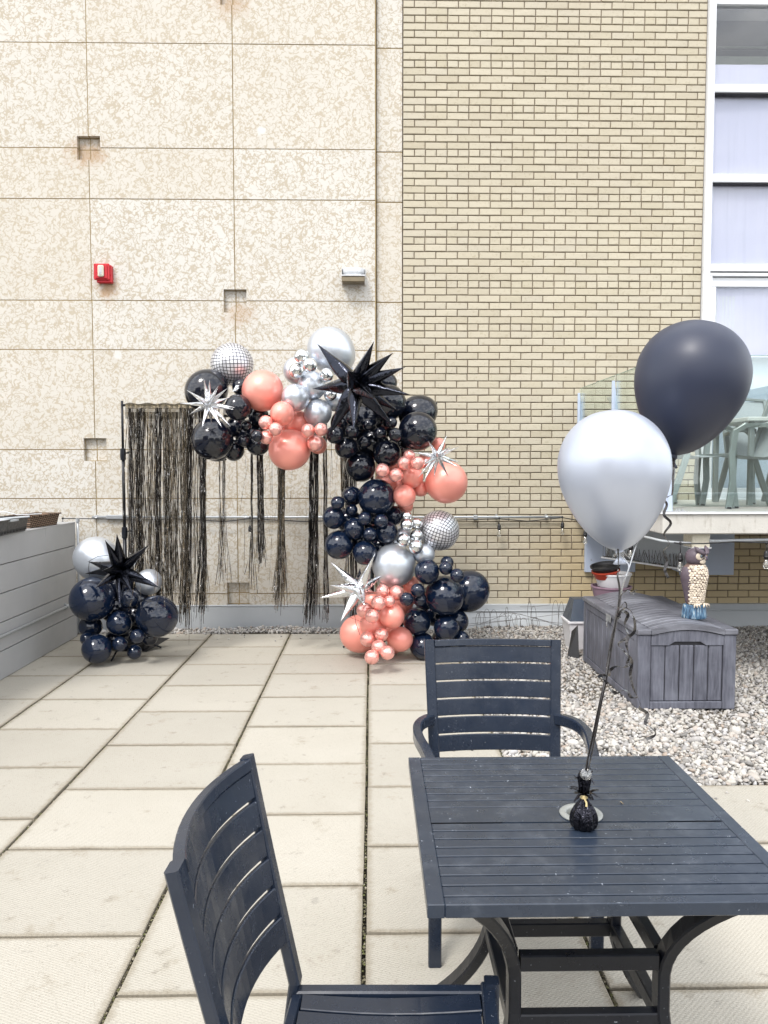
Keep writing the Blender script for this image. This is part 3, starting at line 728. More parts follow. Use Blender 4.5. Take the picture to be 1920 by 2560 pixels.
post(BX+.02, 7.6, 'x'); post(BX+.02, 6.52, 'x'); post(BX+.03, BY+.04, 'x', .05); post(3.37, BY+.07, 'y'); post(4.72, BY+.07, 'y')

# steel bits under the balcony
def panel_at(xl, xr, yt, yb, Y): a = py(xl, yt, Y); b = py(xr, yb, Y); return a.x, b.x, b.z, a.z
UB = empty('wall_cladding_panel', (2.5, YW, .6), 'pale blue steel sheet on the brick below the balcony, behind the pots', 'panel')
a = panel_at(1465, 1588, 1310, 1430, YW-.02); m = MB(); m.cbox(a[0], a[1], YW-.022, YW+.03, a[2], BZ0-.004, .002); mk('sheet', m, M_BLUEP, UB)
m = MB()
for (x, y) in ((1478, 1400), (1510, 1413), (1545, 1417), (1513, 1412), (1572, 1395)):
    q = py(x, y, YW-.023); m.lathe([(.005,0),(.004,.003)], 8, Matrix.Translation(q) @ Matrix.Rotation(math.pi/2, 4, 'X'))
mk('rivet', m, M_BRONZE, UB)
UB = empty('cladding_panel', (3.4, YW, .6), 'pale blue steel sheet on the brick below the balcony, behind the owl', 'panel')
a = panel_at(1700, 1833, 1355, 1437, 7.45); m = MB(); m.cbox(a[0], a[1], 7.44, 7.455, a[2], BZ0-.004, .002); m.cbox(a[0]+.02, a[0]+.06, 7.456, YW+.03, a[2]+.02, BZ0-.004, .003); m.cbox(a[1]-.06, a[1]-.02, 7.456, YW+.03, a[2]+.02, BZ0-.004, .003); mk('sheet', m, M_BLUEP, UB)
# the bracket beam with bird spikes along its lower flange
BB = empty('bracket_beam', (2.5, 7, .75), 'pale blue steel bracket beam under the balcony with wire bird spikes on its flange', 'beam')
p0 = pz(1508, 1394, .74); p1 = pz(1712, 1424, .74); d = (p1-p0).normalized(); nrm = Vector((d.y, -d.x, 0))
if nrm.y > 0: nrm = -nrm
m = MB(); zt = BZ0-.004
vs = [p0-nrm*.03, p1-nrm*.03]; 
m.add([(vs[0].x, vs[0].y, .75), (vs[1].x, vs[1].y, .75), (vs[1].x, vs[1].y, zt), (vs[0].x, vs[0].y, zt)]+[(q.x-nrm.x*.01, q.y-nrm.y*.01, z) for q, z in ((vs[0], .75), (vs[1], .75), (vs[1], zt), (vs[0], zt))], [(0,1,2,3),(7,6,5,4),(0,4,5,1),(1,5,6,2),(2,6,7,3),(3,7,4,0)])
mk('web', m, simple('pale grey painted web', (.34,.375,.41), .5, 0, var=.06, bump=0), BB)
m = MB(); m.beam([p0+Vector((0,0,.004))-nrm*.02, p1+Vector((0,0,.004))-nrm*.02], .10, .014, c=.002); mk('flange', m, M_WHITE, BB)
m = MB(); r = random.Random(4); Ln = (p1-p0).length
for i in range(110):
    q = p0+d*(Ln*r.random())+nrm*r.uniform(-.005,.018)+Vector((0,0,.012)); t = q+Vector((d.x*r.uniform(-.05,.05), d.y*r.uniform(-.05,.05), r.uniform(.06,.13)))+nrm*r.uniform(-.02,.03)
    m.tube([q, t], .0016, 4)
for i in range(260):
    q = p0+d*(Ln*r.random())+nrm*r.uniform(-.01,.025)+Vector((0,0,.012)); s = r.uniform(.004,.014)
    m.add([tuple(q+Vector((r.uniform(-s,s), r.uniform(-s,s), r.uniform(0,s)))) for _ in range(4)], [(0,1,2),(0,2,3),(0,3,1)])
o = mk('bird_spikes', m, M_WIRE, BB); o['kind'] = 'stuff'
# small junction box hung under the slab
JB = empty('junction_box', (2.35, 5.4, 1.05), 'white electrical junction box under the slab edge above the owl', 'electrical box')
a = py(1728, 1352, 5.38); b = py(1772, 1368, 5.38); m = MB(); m.cbox(a.x, b.x, 5.36, 5.52, b.z, BZ0-.002, .004); mk('box', m, M_CREAMP, JB); m = MB(); m.cbox(a.x-.008, b.x+.008, 5.35, 5.53, b.z-.006, b.z-.0005, .002); mk('lid', m, M_WHITE, JB)
cp = MB()
for k in range(2): pass
q0 = py(1560, 1334, 6.3); pts = [q0, py(1590, 1337, 5.9), py(1620, 1344, 5.5), py(1655, 1352, 5.34), py(1690, 1356, 5.34), py(1727, 1358, 5.34)]
cp.tube(pts, .009, 8); mk('conduit_feed', cp, M_PIPE, JB, True)
cp = MB(); cp.tube([py(1773, 1352, 5.36), py(1800, 1352, 5.36), py(1880, 1350, 5.36), py(1990, 1349, 5.36)], .011, 8); mk('conduit_feed', cp, M_PIPE, JB, True)

# ================================================================== planter on the left
PL = empty('planter_wall', (-2.9, 4, 0), 'long raised planter faced with grey horizontal siding boards, at the paving edge', 'planter')
PX = -2.80; PH = 1.09; nb_ = 5; bh = PH/nb_
for i in range(nb_):
    z0 = i*bh+.004; z1 = (i+1)*bh-.003
    cuts = [-1.5, 1.9, 4.0, 5.95, 7.27] if i == 4 else ([-1.5, 2.5+.3*i, 5.2-.1*i if i < 3 else 4.7, 7.27])
    if i == 4: cuts = [-1.5, 2.2, 4.55, 6.62, 7.27]
    for a, b in zip(cuts[:-1], cuts[1:]):
        m = MB(); m.cbox(PX-.022, PX+.0015*((i*7) % 3), a+.0006, b-.0006, z0, z1, .002); mk('board', m, M_SIDING, PL)
    # tapered lap shadow line comes from the recessed groove
m = MB(); m.box(PX-.12, PX-.021, -1.5, 7.265, 0, PH-.01); mk('backing', m, M_BLACKP, PL)
m = MB(); m.cbox(PX-.13, PX+.004, -1.5, 7.27, PH-.006, PH+.006, .003); mk('cap', m, M_SIDING, PL)
m = MB(); m.box(PX-2.6, PX-.13, -1.5, 7.3, 0, PH-.09); mk('soil', m, M_SOIL, PL)
m = MB(); m.cbox(PX-2.6, PX+.0, 7.271, 7.29, 0, PH+.004, .003); mk('board', m, M_SIDING, PL, label='end board facing the stone wall')
PP = empty('conduit_pipe', (-2.77, 5, .4), 'thin grey conduit pipe clipped along the planter boards and up its far corner', 'pipe')
zc = .34
pth = [(PX+.022, 1.0, zc), (PX+.022, 7.24, zc+.0)]
m = MB(); m.tube(pth, .0115, 10); mk('pipe', m, M_PIPE, PP, True)
m = MB(); m.tube([(PX+.02, 7.30, .05), (PX+.02, 7.30, 1.115)], .0125, 10); mk('pipe', m, M_CONDUIT, PP, True)
for y in (5.35, 7.0, 3.5):
    m = MB(); m.tube([(PX+.022, y-.03, zc), (PX+.022, y+.03, zc)], .0165, 10); m.cbox(PX+.003, PX+.012, y-.012, y+.012, zc-.03, zc+.03, .002); mk('clip', m, M_PIPE, PP)
m = MB(); m.tube([(PX+.02, 7.30, 1.09), (PX+.02, 7.30, 1.125)], .018, 10); mk('clip', m, M_CONDUIT, PP)
# trays on the planter
def tray(name, label, P0, P1, wid, h, mt, cat, rim=.012, taper=.02, ribs=True):
    """open box: front edge from P0 to P1, going back by wid"""
    d = (P1-P0); Ld = d.length; d.normalize(); n_ = Vector((-d.y, d.x, 0))
    if n_.x > 0: n_ = -n_
    M = Matrix(((d.x, n_.x, 0, P0.x), (d.y, n_.y, 0, P0.y), (0, 0, 1, P0.z), (0, 0, 0, 1)))
    e = empty(name, tuple(P0), label, cat)
    o_ = [(0,0),(Ld,0),(Ld,wid),(0,wid)]
    def loop(k, z): c = (Ld/2, wid/2); return [(c[0]+(x-c[0])*(1-k/(Ld/2)), c[1]+(y-c[1])*(1-k/(wid/2)), z) for x, y in o_]
    L0 = loop(taper, 0); L1 = loop(.0, h); L2 = loop(rim, h); L3 = loop(taper+.008, .01)
    m = MB(); fs = [(3,2,1,0)]
    for i in range(4): j = (i+1) % 4; fs += [(i,j,4+j,4+i),(4+i,4+j,8+j,8+i),(8+i,8+j,12+j,12+i)]
    fs.append((12,13,14,15)); m.add(L0+L1+L2+L3, fs); m.apply(M); mk('body', m, mt, e)
    m = MB(); lo = loop(-.006, h-.004); m.beam([M @ Vector(v) for v in lo]+[M @ Vector(lo[0])], .014, .012); mk('rim', m, mt, e)
    if ribs:
        m = MB()
        for i in range(int(Ld/.03)):
            x = .03+i*.03; m.box(x-.004, x+.004, -.003+taper*.8, taper*.9, .01, h-.02)
        mk('ribs', m.apply(M), mt, e)
    return e
tray('planter_tray', 'long dark grey plastic planter tray lying on the planter wall', pz(-120, 1370, 1.098), pz(72, 1326, 1.098), .26, .115, M_BLACKP, 'tray')
b0 = pz(77, 1321, 1.098); b1 = pz(150, 1311, 1.098)
tray('wicker_basket', 'brown woven wicker box beside the dark planter tray', b0, b1, .22, .105, M_WICK, 'basket', ribs=False)
SC = empty('folded_tools', (-3.2, 6.2, 1.2), 'blue-grey metal scraps lying in the dark planter tray', 'scrap')
m = MB(); q = pz(-10, 1300, 1.21)
m.cbox(q.x-.1, q.x+.12, q.y-.02, q.y+.12, 1.195, 1.212, .003); m.beam([q+Vector((-.05,.05,.0)), q+Vector((.2,.12,.02))], .03, .012); mk('plate', m, M_FLASH, SC)
m = MB(); m.tube([q+Vector((-.2,.1,.0)), q+Vector((0,.12,.06)), q+Vector((.1,.14,.03)), q+Vector((.26,.2,.035))], .004, 6); mk('wire', m, M_STEEL, SC)

# ================================================================== conduit and string lights on the wall
CW = empty('wall_conduit', (-.5, 7.6, 1.115), 'galvanised conduit running along the stone and brick walls', 'pipe')
YC = YW-.03
m = MB(); pts = [(-2.76, YC, 1.118), (.0, YC, 1.112), (.33, YC+.0, 1.112), (1.1, YC+.01, 1.112), (1.92, YC+.01, 1.112)]; m.tube(pts, .0125, 10); mk('pipe', m, M_CONDUIT, CW, True)
m = MB(); m.cbox(-2.62, -2.42, YC-.02, YC+.028, 1.098, 1.138, .004); mk('junction', m, M_CONDUIT, CW)
m = MB(); m.cbox(1.02, 1.06, YC-.012, YC+.06, 1.092, 1.132, .004); mk('junction', m, M_CONDUIT, CW)
for x in (-2.72, -2.05, -1.25, -.62, .1, .62, 1.25, 1.75):
    m = MB(); m.tube([(x-.012, YC+.003, 1.113), (x+.012, YC+.003, 1.113)], .0165, 8); m.cbox(x-.01, x+.01, YC+.005, YC+.05, 1.10, 1.135, .002); mk('clip', m, M_CONDUIT, CW)
SLT = empty('string_lights', (0, 7.58, 1.1), 'black outdoor string lights with clear bulbs hung along the wall and balcony', 'string lights')
bulbs = [(625, 1294, 7.58, 1322), (1248, 1296, 7.58, 1318), (1406, 1293, 7.58, 1313), (1463, 1318, 6.9, 1334), (1577, 1350, 5.9, 1366), (1701, 1358, 5.28, 1394), (1916, 1357, 5.28, 1388), (157, 1296, 7.55, 1312)]
cab = []
for i, (x, y) in enumerate([(157,1296),(250,1297),(340,1300),(470,1297),(560,1304),(625,1296),(760,1304),(900,1299),(1050,1303),(1180,1299),(1248,1297),(1320,1303),(1406,1294)]):
    cab.append(py(x, y, 7.575 if x > 160 else 7.5))
cab += [py(1440,1300,7.2), py(1463,1318,6.9), py(1520,1326,6.4), py(1577,1336,5.95), py(1640,1350,5.5), py(1701,1359,5.28), py(1760,1359,5.27), py(1840,1354,5.27), py(1916,1357,5.27), py(2000,1354,5.27)]
m = MB(); m.tube(cab, .0052, 6); mk('cable', m, M_BLACKP, SLT, True)
for (x, y, Y, yb) in bulbs:
    a = py(x, y, Y); b = py(x, yb, Y); m = MB()
    m.tube([a, b+Vector((0,0,.02))], .0035, 6); m.lathe([(.004,.034),(.011,.03),(.0165,.012),(.0175,.0),(.0175,-.006),(.0195,-.008),(.0195,-.014),(.0165,-.016),(.0165,-.026),(.013,-.028)][::-1], 12, Matrix.Translation(b))
    m.lathe([(.005,-.01),(.012,-.004),(.009,.006),(.004,.012)], 8, Matrix.Translation(a)); s = mk('socket', m, M_BLACKP, SLT, True)
    m = MB(); m.lathe([(.002,-.098),(.012,-.095),(.0195,-.083),(.0215,-.072),(.0185,-.058),(.0135,-.042),(.0125,-.028)], 14, Matrix.Translation(b)); mk('bulb', m, M_BULB, s, True)
    m = MB(); m.tube([b+Vector((-.003,0,-.03)), b+Vector((-.006,0,-.06)), b+Vector((0,0,-.075)), b+Vector((.006,0,-.06)), b+Vector((.003,0,-.03))], .0014, 4); m.tube([b+Vector((0,0,-.028)), b+Vector((0,0,-.055))], .003, 5); mk('filament', m, M_CREAMP, s)

# fire alarm and wall lamp
FA = empty('fire_alarm', tuple(py(262, 685, YW)), 'small red fire alarm strobe box high on the limestone wall', 'fire alarm')
q = py(262, 685, YW); a = .083
m = MB(); m.cbox(q.x-a+.02, q.x+a, YW-.055, YW+.003, q.z-a-.012, q.z+a-.01, .006); mk('back_box', m, M_RED, FA)
m = MB(); m.cbox(q.x-a, q.x+a-.014, YW-.072, YW-.056, q.z-a+.01, q.z+a, .006); m.cbox(q.x-a+.02, q.x+a-.034, YW-.083, YW-.0725, q.z-a+.022, q.z+a-.012, .005); mk('cover', m, M_RED, FA)
m = MB(); m.cbox(q.x-.036, q.x+.022, YW-.105, YW-.0835, q.z-.048, q.z+.062, .009); mk('strobe_lens', m, M_CREAMP, FA)
m = MB(); m.cbox(q.x-.018, q.x+.006, YW-.108, YW-.1055, q.z-.03, q.z+.045, .003); mk('lens_panel', m, M_STEEL, FA)
WL = empty('wall_light', tuple(py(884, 694, YW)), 'small silver and bronze box floodlight on the limestone wall', 'wall light')
q = py(884, 694, YW)
m = MB(); m.cbox(q.x-.115, q.x+.115, YW-.02, YW+.003, q.z-.075, q.z+.085, .004); mk('back_plate', m, M_STEEL, WL)
m = MB(); m.cbox(q.x-.112, q.x+.112, YW-.15, YW-.021, q.z-.075, q.z-.022, .006); mk('housing', m, M_BRONZE, WL)
m = MB(); m.cbox(q.x-.115, q.x+.115, YW-.158, YW-.021, q.z-.021, q.z-.010, .003); mk('ledge', m, M_WHITE, WL)
m = MB(); prof = [(.085*0+.0001, -.09), (.045, -.09), (.045, -.002), (.043, 0), (.045, .002), (.045, .09), (.0001, .09)]
m.lathe(prof, 20, Matrix.Translation((q.x, YW-.075, q.z+.034)) @ Matrix.Rotation(math.pi/2, 4, 'Y')); mk('lamp_cylinder', m, simple('pale grey lens', (.56,.58,.60), .3, .2, bump=0), WL, True)
m = MB()
for sx in (-1, 1): m.cbox(q.x+sx*.104-.004, q.x+sx*.104+.004, YW-.12, YW-.021, q.z-.009, q.z+.05, .002)
mk('end_bracket', m, M_BLACKP, WL)
# ================================================================== balloons
def balloon_mesh(m, tail=True, n=40, rings=26):
    """unit balloon, knot at -Z"""
    mb = MB(); vs = []; 
    prof = []
    for i in range(rings+1):
        t = math.pi*i/rings; r = math.sin(t); z = math.cos(t)
        if z < 0: k = -z; z = -(k*1.0+.07*k**3); r *= (1-.05*k*k)
        prof.append((max(r, .004), z))
    prof = prof[:-1]+[(.05,-1.065),(.035,-1.09),(.05,-1.12),(.085,-1.15),(.07,-1.155)]
    mb.lathe(prof[::-1], n); return mb.mesh('balloon', m, True)
BM = {k: balloon_mesh(v) for k, v in dict(K=B_BLACK, N=B_NAVY, P=B_PINK, p=B_PINKS, S=B_SILVER, C=B_CHROME).items()}
SMALL = {k: balloon_mesh(v, n=28, rings=18) for k, v in dict(K=B_BLACK, N=B_NAVY, P=B_PINK, p=B_PINKS, S=B_SILVER, C=B_CHROME).items()}
def disco_mesh():
    mb = MB(); n = 26; mb.uv = []; q = math.pi/4
    for face in range(6):
        base = len(mb.v); vs = []
        for i in range(n+1):
            for j in range(n+1):
                a = -1+2*i/n; b = -1+2*j/n; x = math.tan(a*q); z = math.tan(b*q); v = Vector((x, -1, z)).normalized()
                M = [Matrix.Identity(3), Matrix.Rotation(math.pi/2,3,'Z'), Matrix.Rotation(math.pi,3,'Z'), Matrix.Rotation(-math.pi/2,3,'Z'), Matrix.Rotation(math.pi/2,3,'X'), Matrix.Rotation(-math.pi/2,3,'X')][face]
                vs.append(M @ v)
        fs = []
        for i in range(n):
            for j in range(n):
                f = (i*(n+1)+j, (i+1)*(n+1)+j, (i+1)*(n+1)+j+1, i*(n+1)+j+1); fs.append(f)
                for k in f: mb.uv.append(((k//(n+1))/n*.72+face*.0, (k%(n+1))/n*.72))
        mb.add(vs, fs)
    return mb.mesh('mirror_ball_balloon', M_DISCO, True)
DM = disco_mesh()
placed = []
NAMEC = dict(K='glossy black', N='glossy midnight blue-black', P='pearl rose', p='shiny rose chrome', S='satin silver', C='shiny silver chrome')
def put(root, x, y, r, c, layer, front=6.30, floor=True):
    """a balloon through the pixel, dropped from the front until it touches those already there"""
    r *= 1.22 if layer == -2 else 1.04
    pen = .94 if r > 22 else 1.03
    if layer < 0: Y = front+.27+.03*(-layer-1)+r*front/1920*.3
    else:
        lim = front+r*front/1920+(.12 if layer == 0 else 0) if layer < 2 else front+.10
        Y = front-.34
        while Y < lim:
            p = py(x, y, Y); R = r*((p-_C).dot(_F))/1920
            if any((p-q).length < pen*(R+Rq) for q, Rq in placed): break
            Y += .008
    p = py(x, y, Y); R = r*((p-_C).dot(_F))/1920
    if floor and p.z < R*1.0+.004: p.z = R+.004
    placed.append((p, R))
    cen = Vector((p.x, front+.42, p.z)); ax = (cen-p); ax.x += rnd.uniform(-.3,.3); ax.z += rnd.uniform(-.3,.3)
    rot = (-ax).to_track_quat('Z', 'Y').to_matrix().to_4x4()
    M = Matrix.Translation(p) @ rot @ Matrix.Diagonal((R*rnd.uniform(.97,1.01), R*rnd.uniform(.97,1.01), R*rnd.uniform(1.0,1.09), 1))
    me = (SMALL if r < 26 else BM)[c]
    o = bpy.data.objects.new('balloon', me); link(o, root, M)
    o['label'] = ('small ' if r < 21 else 'medium ' if r < 38 else 'large ')+NAMEC[c]+' balloon'
    return o
def star(root, name, label, cx, cy, Y, tips, m, wf, extra=(), spin=0, seed=1, fmin=.0):
    """foil starburst: hollow looking cones from a centre to tips, real lengths alike"""
    r = random.Random(seed); cen = py(cx, cy, Y); pts = []; lens = []
    P2 = [py(x, y, Y) for x, y in tips]; Lm = max((p-cen).length for p in P2)*1.02
    core = MB(); iv, if_ = ico(1); core.add([cen+Vector(v)*Lm*.13 for v in iv], [tuple(f) for f in if_])
    s = mk(name, core, m, root, True); s['label'] = label
    dirs = []
    for i, p in enumerate(P2):
        l = (p-cen).length; dz = math.sqrt(max(0, Lm*Lm-l*l))*.9
        sg = 1 if r.random() < .3 else -1
        q = p+Vector((0, sg*dz, 0)); 
        # keep it on the same ray from the camera
        d = ray(*tips[i]); q = _C+d*(q.y/d.y); dirs.append(q-cen)
    for e in extra: dirs.append(Vector(e).normalized()*Lm*.95)
    for v in dirs:
        Ln = v.length; k = 8; mb = MB(); prof = [(0.02, .35), (.09, .72), (.16, .93), (.24, 1.0), (.36, .93), (.55, .66), (.75, .36), (.9, .14), (1.0, .012)]
        wd = wf*Lm*(.92+.16*r.random()); ph = r.random()*6.3
        def rf(a, t): return 1+.10*math.cos(4*a+ph)
        mb.lathe([(wd*b*(1+r.uniform(-.06,.06)*(t_ < .4)), t_*Ln) for t_, b in prof], 16, Matrix.Translation(cen) @ v.to_track_quat('Z', 'Y').to_matrix().to_4x4(), rf)
        mk('spike', mb, m, s, True)
    return s
def disco(root, x, y, r, Y, rot, label):
    p = py(x, y, Y); R = r*((p-_C).dot(_F))/1920; placed.append((p, R))
    o = bpy.data.objects.new('mirror_ball_balloon', DM); link(o, root, Matrix.Translation(p) @ Euler(rot).to_matrix().to_4x4() @ Matrix.Scale(R, 4)); o['label'] = label
    return o

GA = empty('balloon_garland', (.1, 6.5, 0), 'tall hooked balloon garland in black, rose and silver with foil starbursts beside the fringe backdrop', 'balloon garland')
F0 = 6.24
disco(GA, 580, 911, 53, F0+.32, (0, -.06, .34), 'mirror ball foil balloon at the top of the garland')
disco(GA, 1098, 1326, 50.5, F0+.16, (.45, .35, -.28), 'mirror ball foil balloon halfway down the garland')
top = [ # x, y, r, colour, layer   (small ones in front first)
 (754,891,18.5,'C',2),(775,913,18,'C',2),(741.5,927,20,'C',2),(816,938,17.5,'C',2),(826,986,16,'C',1),
 (664.6,1056.5,17.5,'p',2),(689,1073,16.5,'p',3),(665.7,1093.4,17,'p',2),(770,1077,17.5,'p',2),(802.6,1074,16,'p',2),(788,1108.6,20,'p',2),
 (609,1102,14.5,'K',2),(616,1065,13.5,'K',2),(643,1090,14.5,'K',2),
 (880,1079,16.5,'K',2),(920.5,1062,15,'K',2),(951,1084,16,'K',2),(989,1087,17,'K',2),(911.6,1105,16.5,'K',2),(978.7,1056,14,'K',1),(837,1087,22,'K',1),(882.5,1046,18,'K',1),
 (1010.4,1158,17,'p',2),(1044.6,1158,17,'p',2),(1023,1139,15,'p',1),(956,1175.6,17,'p',3),(990,1188,17.5,'p',3),
 (779,965,35,'S',1),(739,994,33,'S',1),(794.4,1032.4,33.5,'S',1),(828,877,55.5,'S',0),(742,927,33,'S',0),(838,1002,25,'S',0),
 (657,977,50.5,'P',1),(705.8,1034,29.5,'P',1),(724.7,1124,50,'P',1),(742.7,1056.5,30,'P',0),(711,1072,24,'P',-1),(794,1112,22,'P',-1),
 (595,1019,31.5,'K',1),(531,1098,51.5,'K',1),(645,1111,28,'K',0),(585,1126,25,'K',0),(516.4,976,51,'K',0),(602,968,21,'K',0),(646,1039,25,'K',0),(594,1068,26,'K',-1),(537,1118,33,'K',-1),(625,1085,30,'K',-2),
 (865,1118.6,27.5,'K',1),(968.6,1135,33.5,'K',1),(1044.6,1077.6,48,'K',1),(901.5,1166.7,37,'K',0),(970.5,1007,43,'K',0),(1044.6,1033.8,45,'K',-1),(965,957,27,'K',-1),(900,1052,36,'K',-2),(945,1050,38,'K',-2),(930,1110,34,'K',-2),(860,1060,28,'K',-2),(1000,1120,28,'K',-2),
 (1029.4,1192,28,'P',1),(1116,1206,51.5,'P',1),(1011,1239.6,27,'P',1),(967,1206,29,'P',-1),(1051,1221,20,'P',0),(1013,1264,20,'P',-1),(1096,1112,17,'P',0),(1062,1152,18,'P',-1),(985,1160,20,'P',-2),(1000,1215,24,'P',-2)]
col = [
 (876,1238,17,'N',2),(844,1257,16.5,'N',2),(878.6,1275,15.5,'N',2),(911.8,1296.6,16.5,'N',3),(953,1302,17,'N',3),(925,1334.5,16.5,'N',3),
 (1016.8,1311.6,15.5,'C',2),(1017,1290,13.5,'C',1),(1042.5,1308.5,14,'C',1),(1009,1350,16.5,'C',3),(1041,1340,16,'C',2),(1040,1367,18,'C',3),
 (942,1244,45.5,'N',1),(834,1294,27.5,'N',1),(886.4,1321,26,'N',1),(967,1330.5,28.5,'N',1),(985,1289,23,'N',0),(881,1240,24,'N',0),(848,1362,35,'N',1),(912.4,1382,30,'N',1),(900,1350,28,'N',-2),(935,1290,28,'N',-2),(870,1300,26,'N',-2),(950,1370,26,'N',-2),
 (985.5,1413.5,53.5,'S',1),(1006,1340,25,'S',-1),(1061,1385,26,'S',0),(985,1357,18,'S',-1),(1027,1460,20,'P',0),
 (1114.6,1420,17,'N',2),(1117.7,1406,16,'N',1),(1142.8,1438.6,17,'N',2),(1067.6,1429,30.5,'N',1),(1044,1476,17,'N',3),(1016,1498,17,'N',3),(1048.8,1498,17.5,'N',3),(1111.5,1488.8,48.5,'N',1),(1171,1478,49.5,'N',0),(1042.5,1553,34,'N',1),(1116,1569.7,31,'N',1),(1144,1553,27,'N',0),(1153.8,1597,19,'N',0),(1056.6,1617,32,'N',1),(1105,1600,26,'N',-1),(1090,1530,30,'N',-2),(1070,1500,26,'N',-2),
 (956,1478,17,'p',2),(991,1482.5,18.5,'p',2),(946,1507.6,18,'p',3),(973.5,1503,14,'p',2),(911,1526,19.5,'p',2),(930.6,1540.5,17.5,'p',3),(931,1500,20,'P',0),(954,1586.6,16.5,'p',3),(918.7,1597,19,'p',3),(947,1618,18,'p',4),(929.7,1643,18,'p',4),(968.8,1632,17.5,'p',4),
 (979,1539,31,'P',1),(1000,1598,31,'P',1),(933,1561,33,'P',0),(900,1584,47,'P',0),(975,1465,26,'P',-1),(1003,1505,26,'P',-2),(965,1570,26,'P',-2),(985,1625,18,'P',-1)]
for L_ in (col, top):
    for t in sorted(L_, key=lambda t: (t[4], -t[2])): put(GA, *t, front=F0)
star(GA, 'starburst_balloon', 'large black foil starburst at the crown of the garland', 889, 961.6, 5.86, [(792.7,859),(935,853),(982.5,882),(1013,918),(1025.6,987),(995,1027.5),(985.6,1067.5),(883.8,1077),(816.7,1098),(781,972)], F_BLACK, .122, [(-.1,-1,.12),(.3,-.8,-.3)], seed=3)
star(GA, 'starburst_balloon', 'silver foil starburst at the curtain end of the garland', 521.4, 1011, 5.95, [(449.8,1008.8),(466,974.5),(509,946),(524,950),(546,964),(568,971),(574.5,993.6),(588,1018.6),(584,1024),(576.7,1066),(555,1069),(530,1062),(505,1068.5),(471.5,1037)], F_SILVER, .078, [(-.1,-1,.1),(.4,-.9,.3)], seed=5)
star(GA, 'starburst_balloon', 'silver foil starburst beside the brick wall', 1092.7, 1140, 5.98, [(1118,1086),(1149.6,1117),(1151,1156.6),(1147,1168),(1121.8,1193),(1085,1196),(1058.5,1204.7),(1043,1196),(1033,1131),(1071,1103)], F_SILVER, .072, [(-.1,-1,.1),(.4,-.9,.3),(-.5,-.8,-.3)], seed=8)
star(GA, 'starburst_balloon', 'large silver foil starburst low on the garland', 898, 1473, 5.93, [(826,1404),(900,1420),(937,1385),(956,1438.6),(940,1484),(909,1511),(851,1554.6),(799,1495),(826,1463.7)], F_SILVER, .12, [(.15,-1,-.25)], seed=4)
# hidden garland strip the balloons are tied to, and the nylon line
m = MB(); sp = [py(x, y, F0+.36) for x, y in ((560,1040),(620,1040),(700,1040),(800,1000),(900,1030),(990,1080),(1010,1170),(990,1240),(920,1300),(960,1360),(1010,1420),(1050,1480),(1010,1550),(990,1600))]
m.tube(sp, .012, 6); mk('garland_strip', m, M_BLACKP, GA, True)
m = MB(); m.tube([py(885, 1524, 6.12), py(889,1556,6.1), py(900,1588,6.12)], .0022, 5); m.tube([py(868,1541,6.1), py(905,1555,6.08)], .0012, 4); mk('loose_ribbon', m, M_BLACKP, GA)
for x, y, c in ((590,963,F_SILVER),(1063,1148,F_SILVER)):
    m = MB(); r = random.Random(2); q = py(x, y, 6.2)
    for i in range(6): m.add([q, q+Vector((r.uniform(-.03,.03), -.01, r.uniform(-.05,.0))), q+Vector((r.uniform(-.03,.03), .0, r.uniform(-.06,-.01)))], [(0,1,2)])
    mk('foil_tail', m, c, GA)

CL = empty('balloon_cluster', (-2.15, 6.4, 0), 'low cluster of navy-black and silver balloons with a black foil starburst by the planter', 'balloon cluster')
lc = [(343,1590.5,17,'N',3),(300,1610,18,'N',3),(336,1630,17.5,'N',4),(324,1496.5,22,'N',1),(298.6,1558,30,'N',2),(231,1498,54,'N',1),(226,1566,27,'N',0),(392.7,1541,51,'N',1),(242,1622,35,'N',2),(240,1396,53,'S',0),(372,1455,31,'S',-1),(217,1597,16,'N',0),(374,1594,20,'K',0),(325,1580,28,'K',-2),(285,1520,30,'K',-2),(340,1540,28,'K',-2),(290,1600,26,'K',-1),(300,1465,28,'K',-2),(345,1500,24,'K',-2)]
placed2 = placed; placed = []
for t in sorted(lc, key=lambda t: (t[4], -t[2])): put(CL, *t, front=6.20)
star(CL, 'starburst_balloon', 'black foil starburst on the low cluster', 302, 1425, 5.98, [(262.5,1350),(292,1334),(373,1361.5),(219,1403.7),(213,1434),(376,1452),(402,1470.7),(298.6,1514.6),(330,1480)], F_BLACK, .118, [(-.1,-1,.12),(-.3,-.9,-.3)], seed=6)
m = MB(); m.tube([py(271,1388,6.12), py(245,1391,6.1), py(224,1402,6.1), py(221,1420,6.1), py(224,1438,6.12)], .0022, 5); mk('loose_ribbon', m, M_BLACKP, CL, True)
placed = placed2+placed
SB = empty('stand_weight', (-1.9, 6.35, 0), 'black sandbag weight on the stand foot behind the low balloon cluster', 'sandbag')
m = MB(); q = pz(365, 1625, 0); m.cbox(q.x-.30, q.x+.02, q.y-.05, q.y+.16, .004, .075, .02); m.add([(q.x-.3,q.y-.04,.004),(q.x+.03,q.y-.08,.004),(q.x+.17,q.y+.16,.07),(q.x-.1,q.y+.2,.08)], [(0,1,2,3)]); mk('bag', m, simple('black nylon', (.006,.006,.008), .6, 0, bump=.3, bs=40, bd=.01), SB)

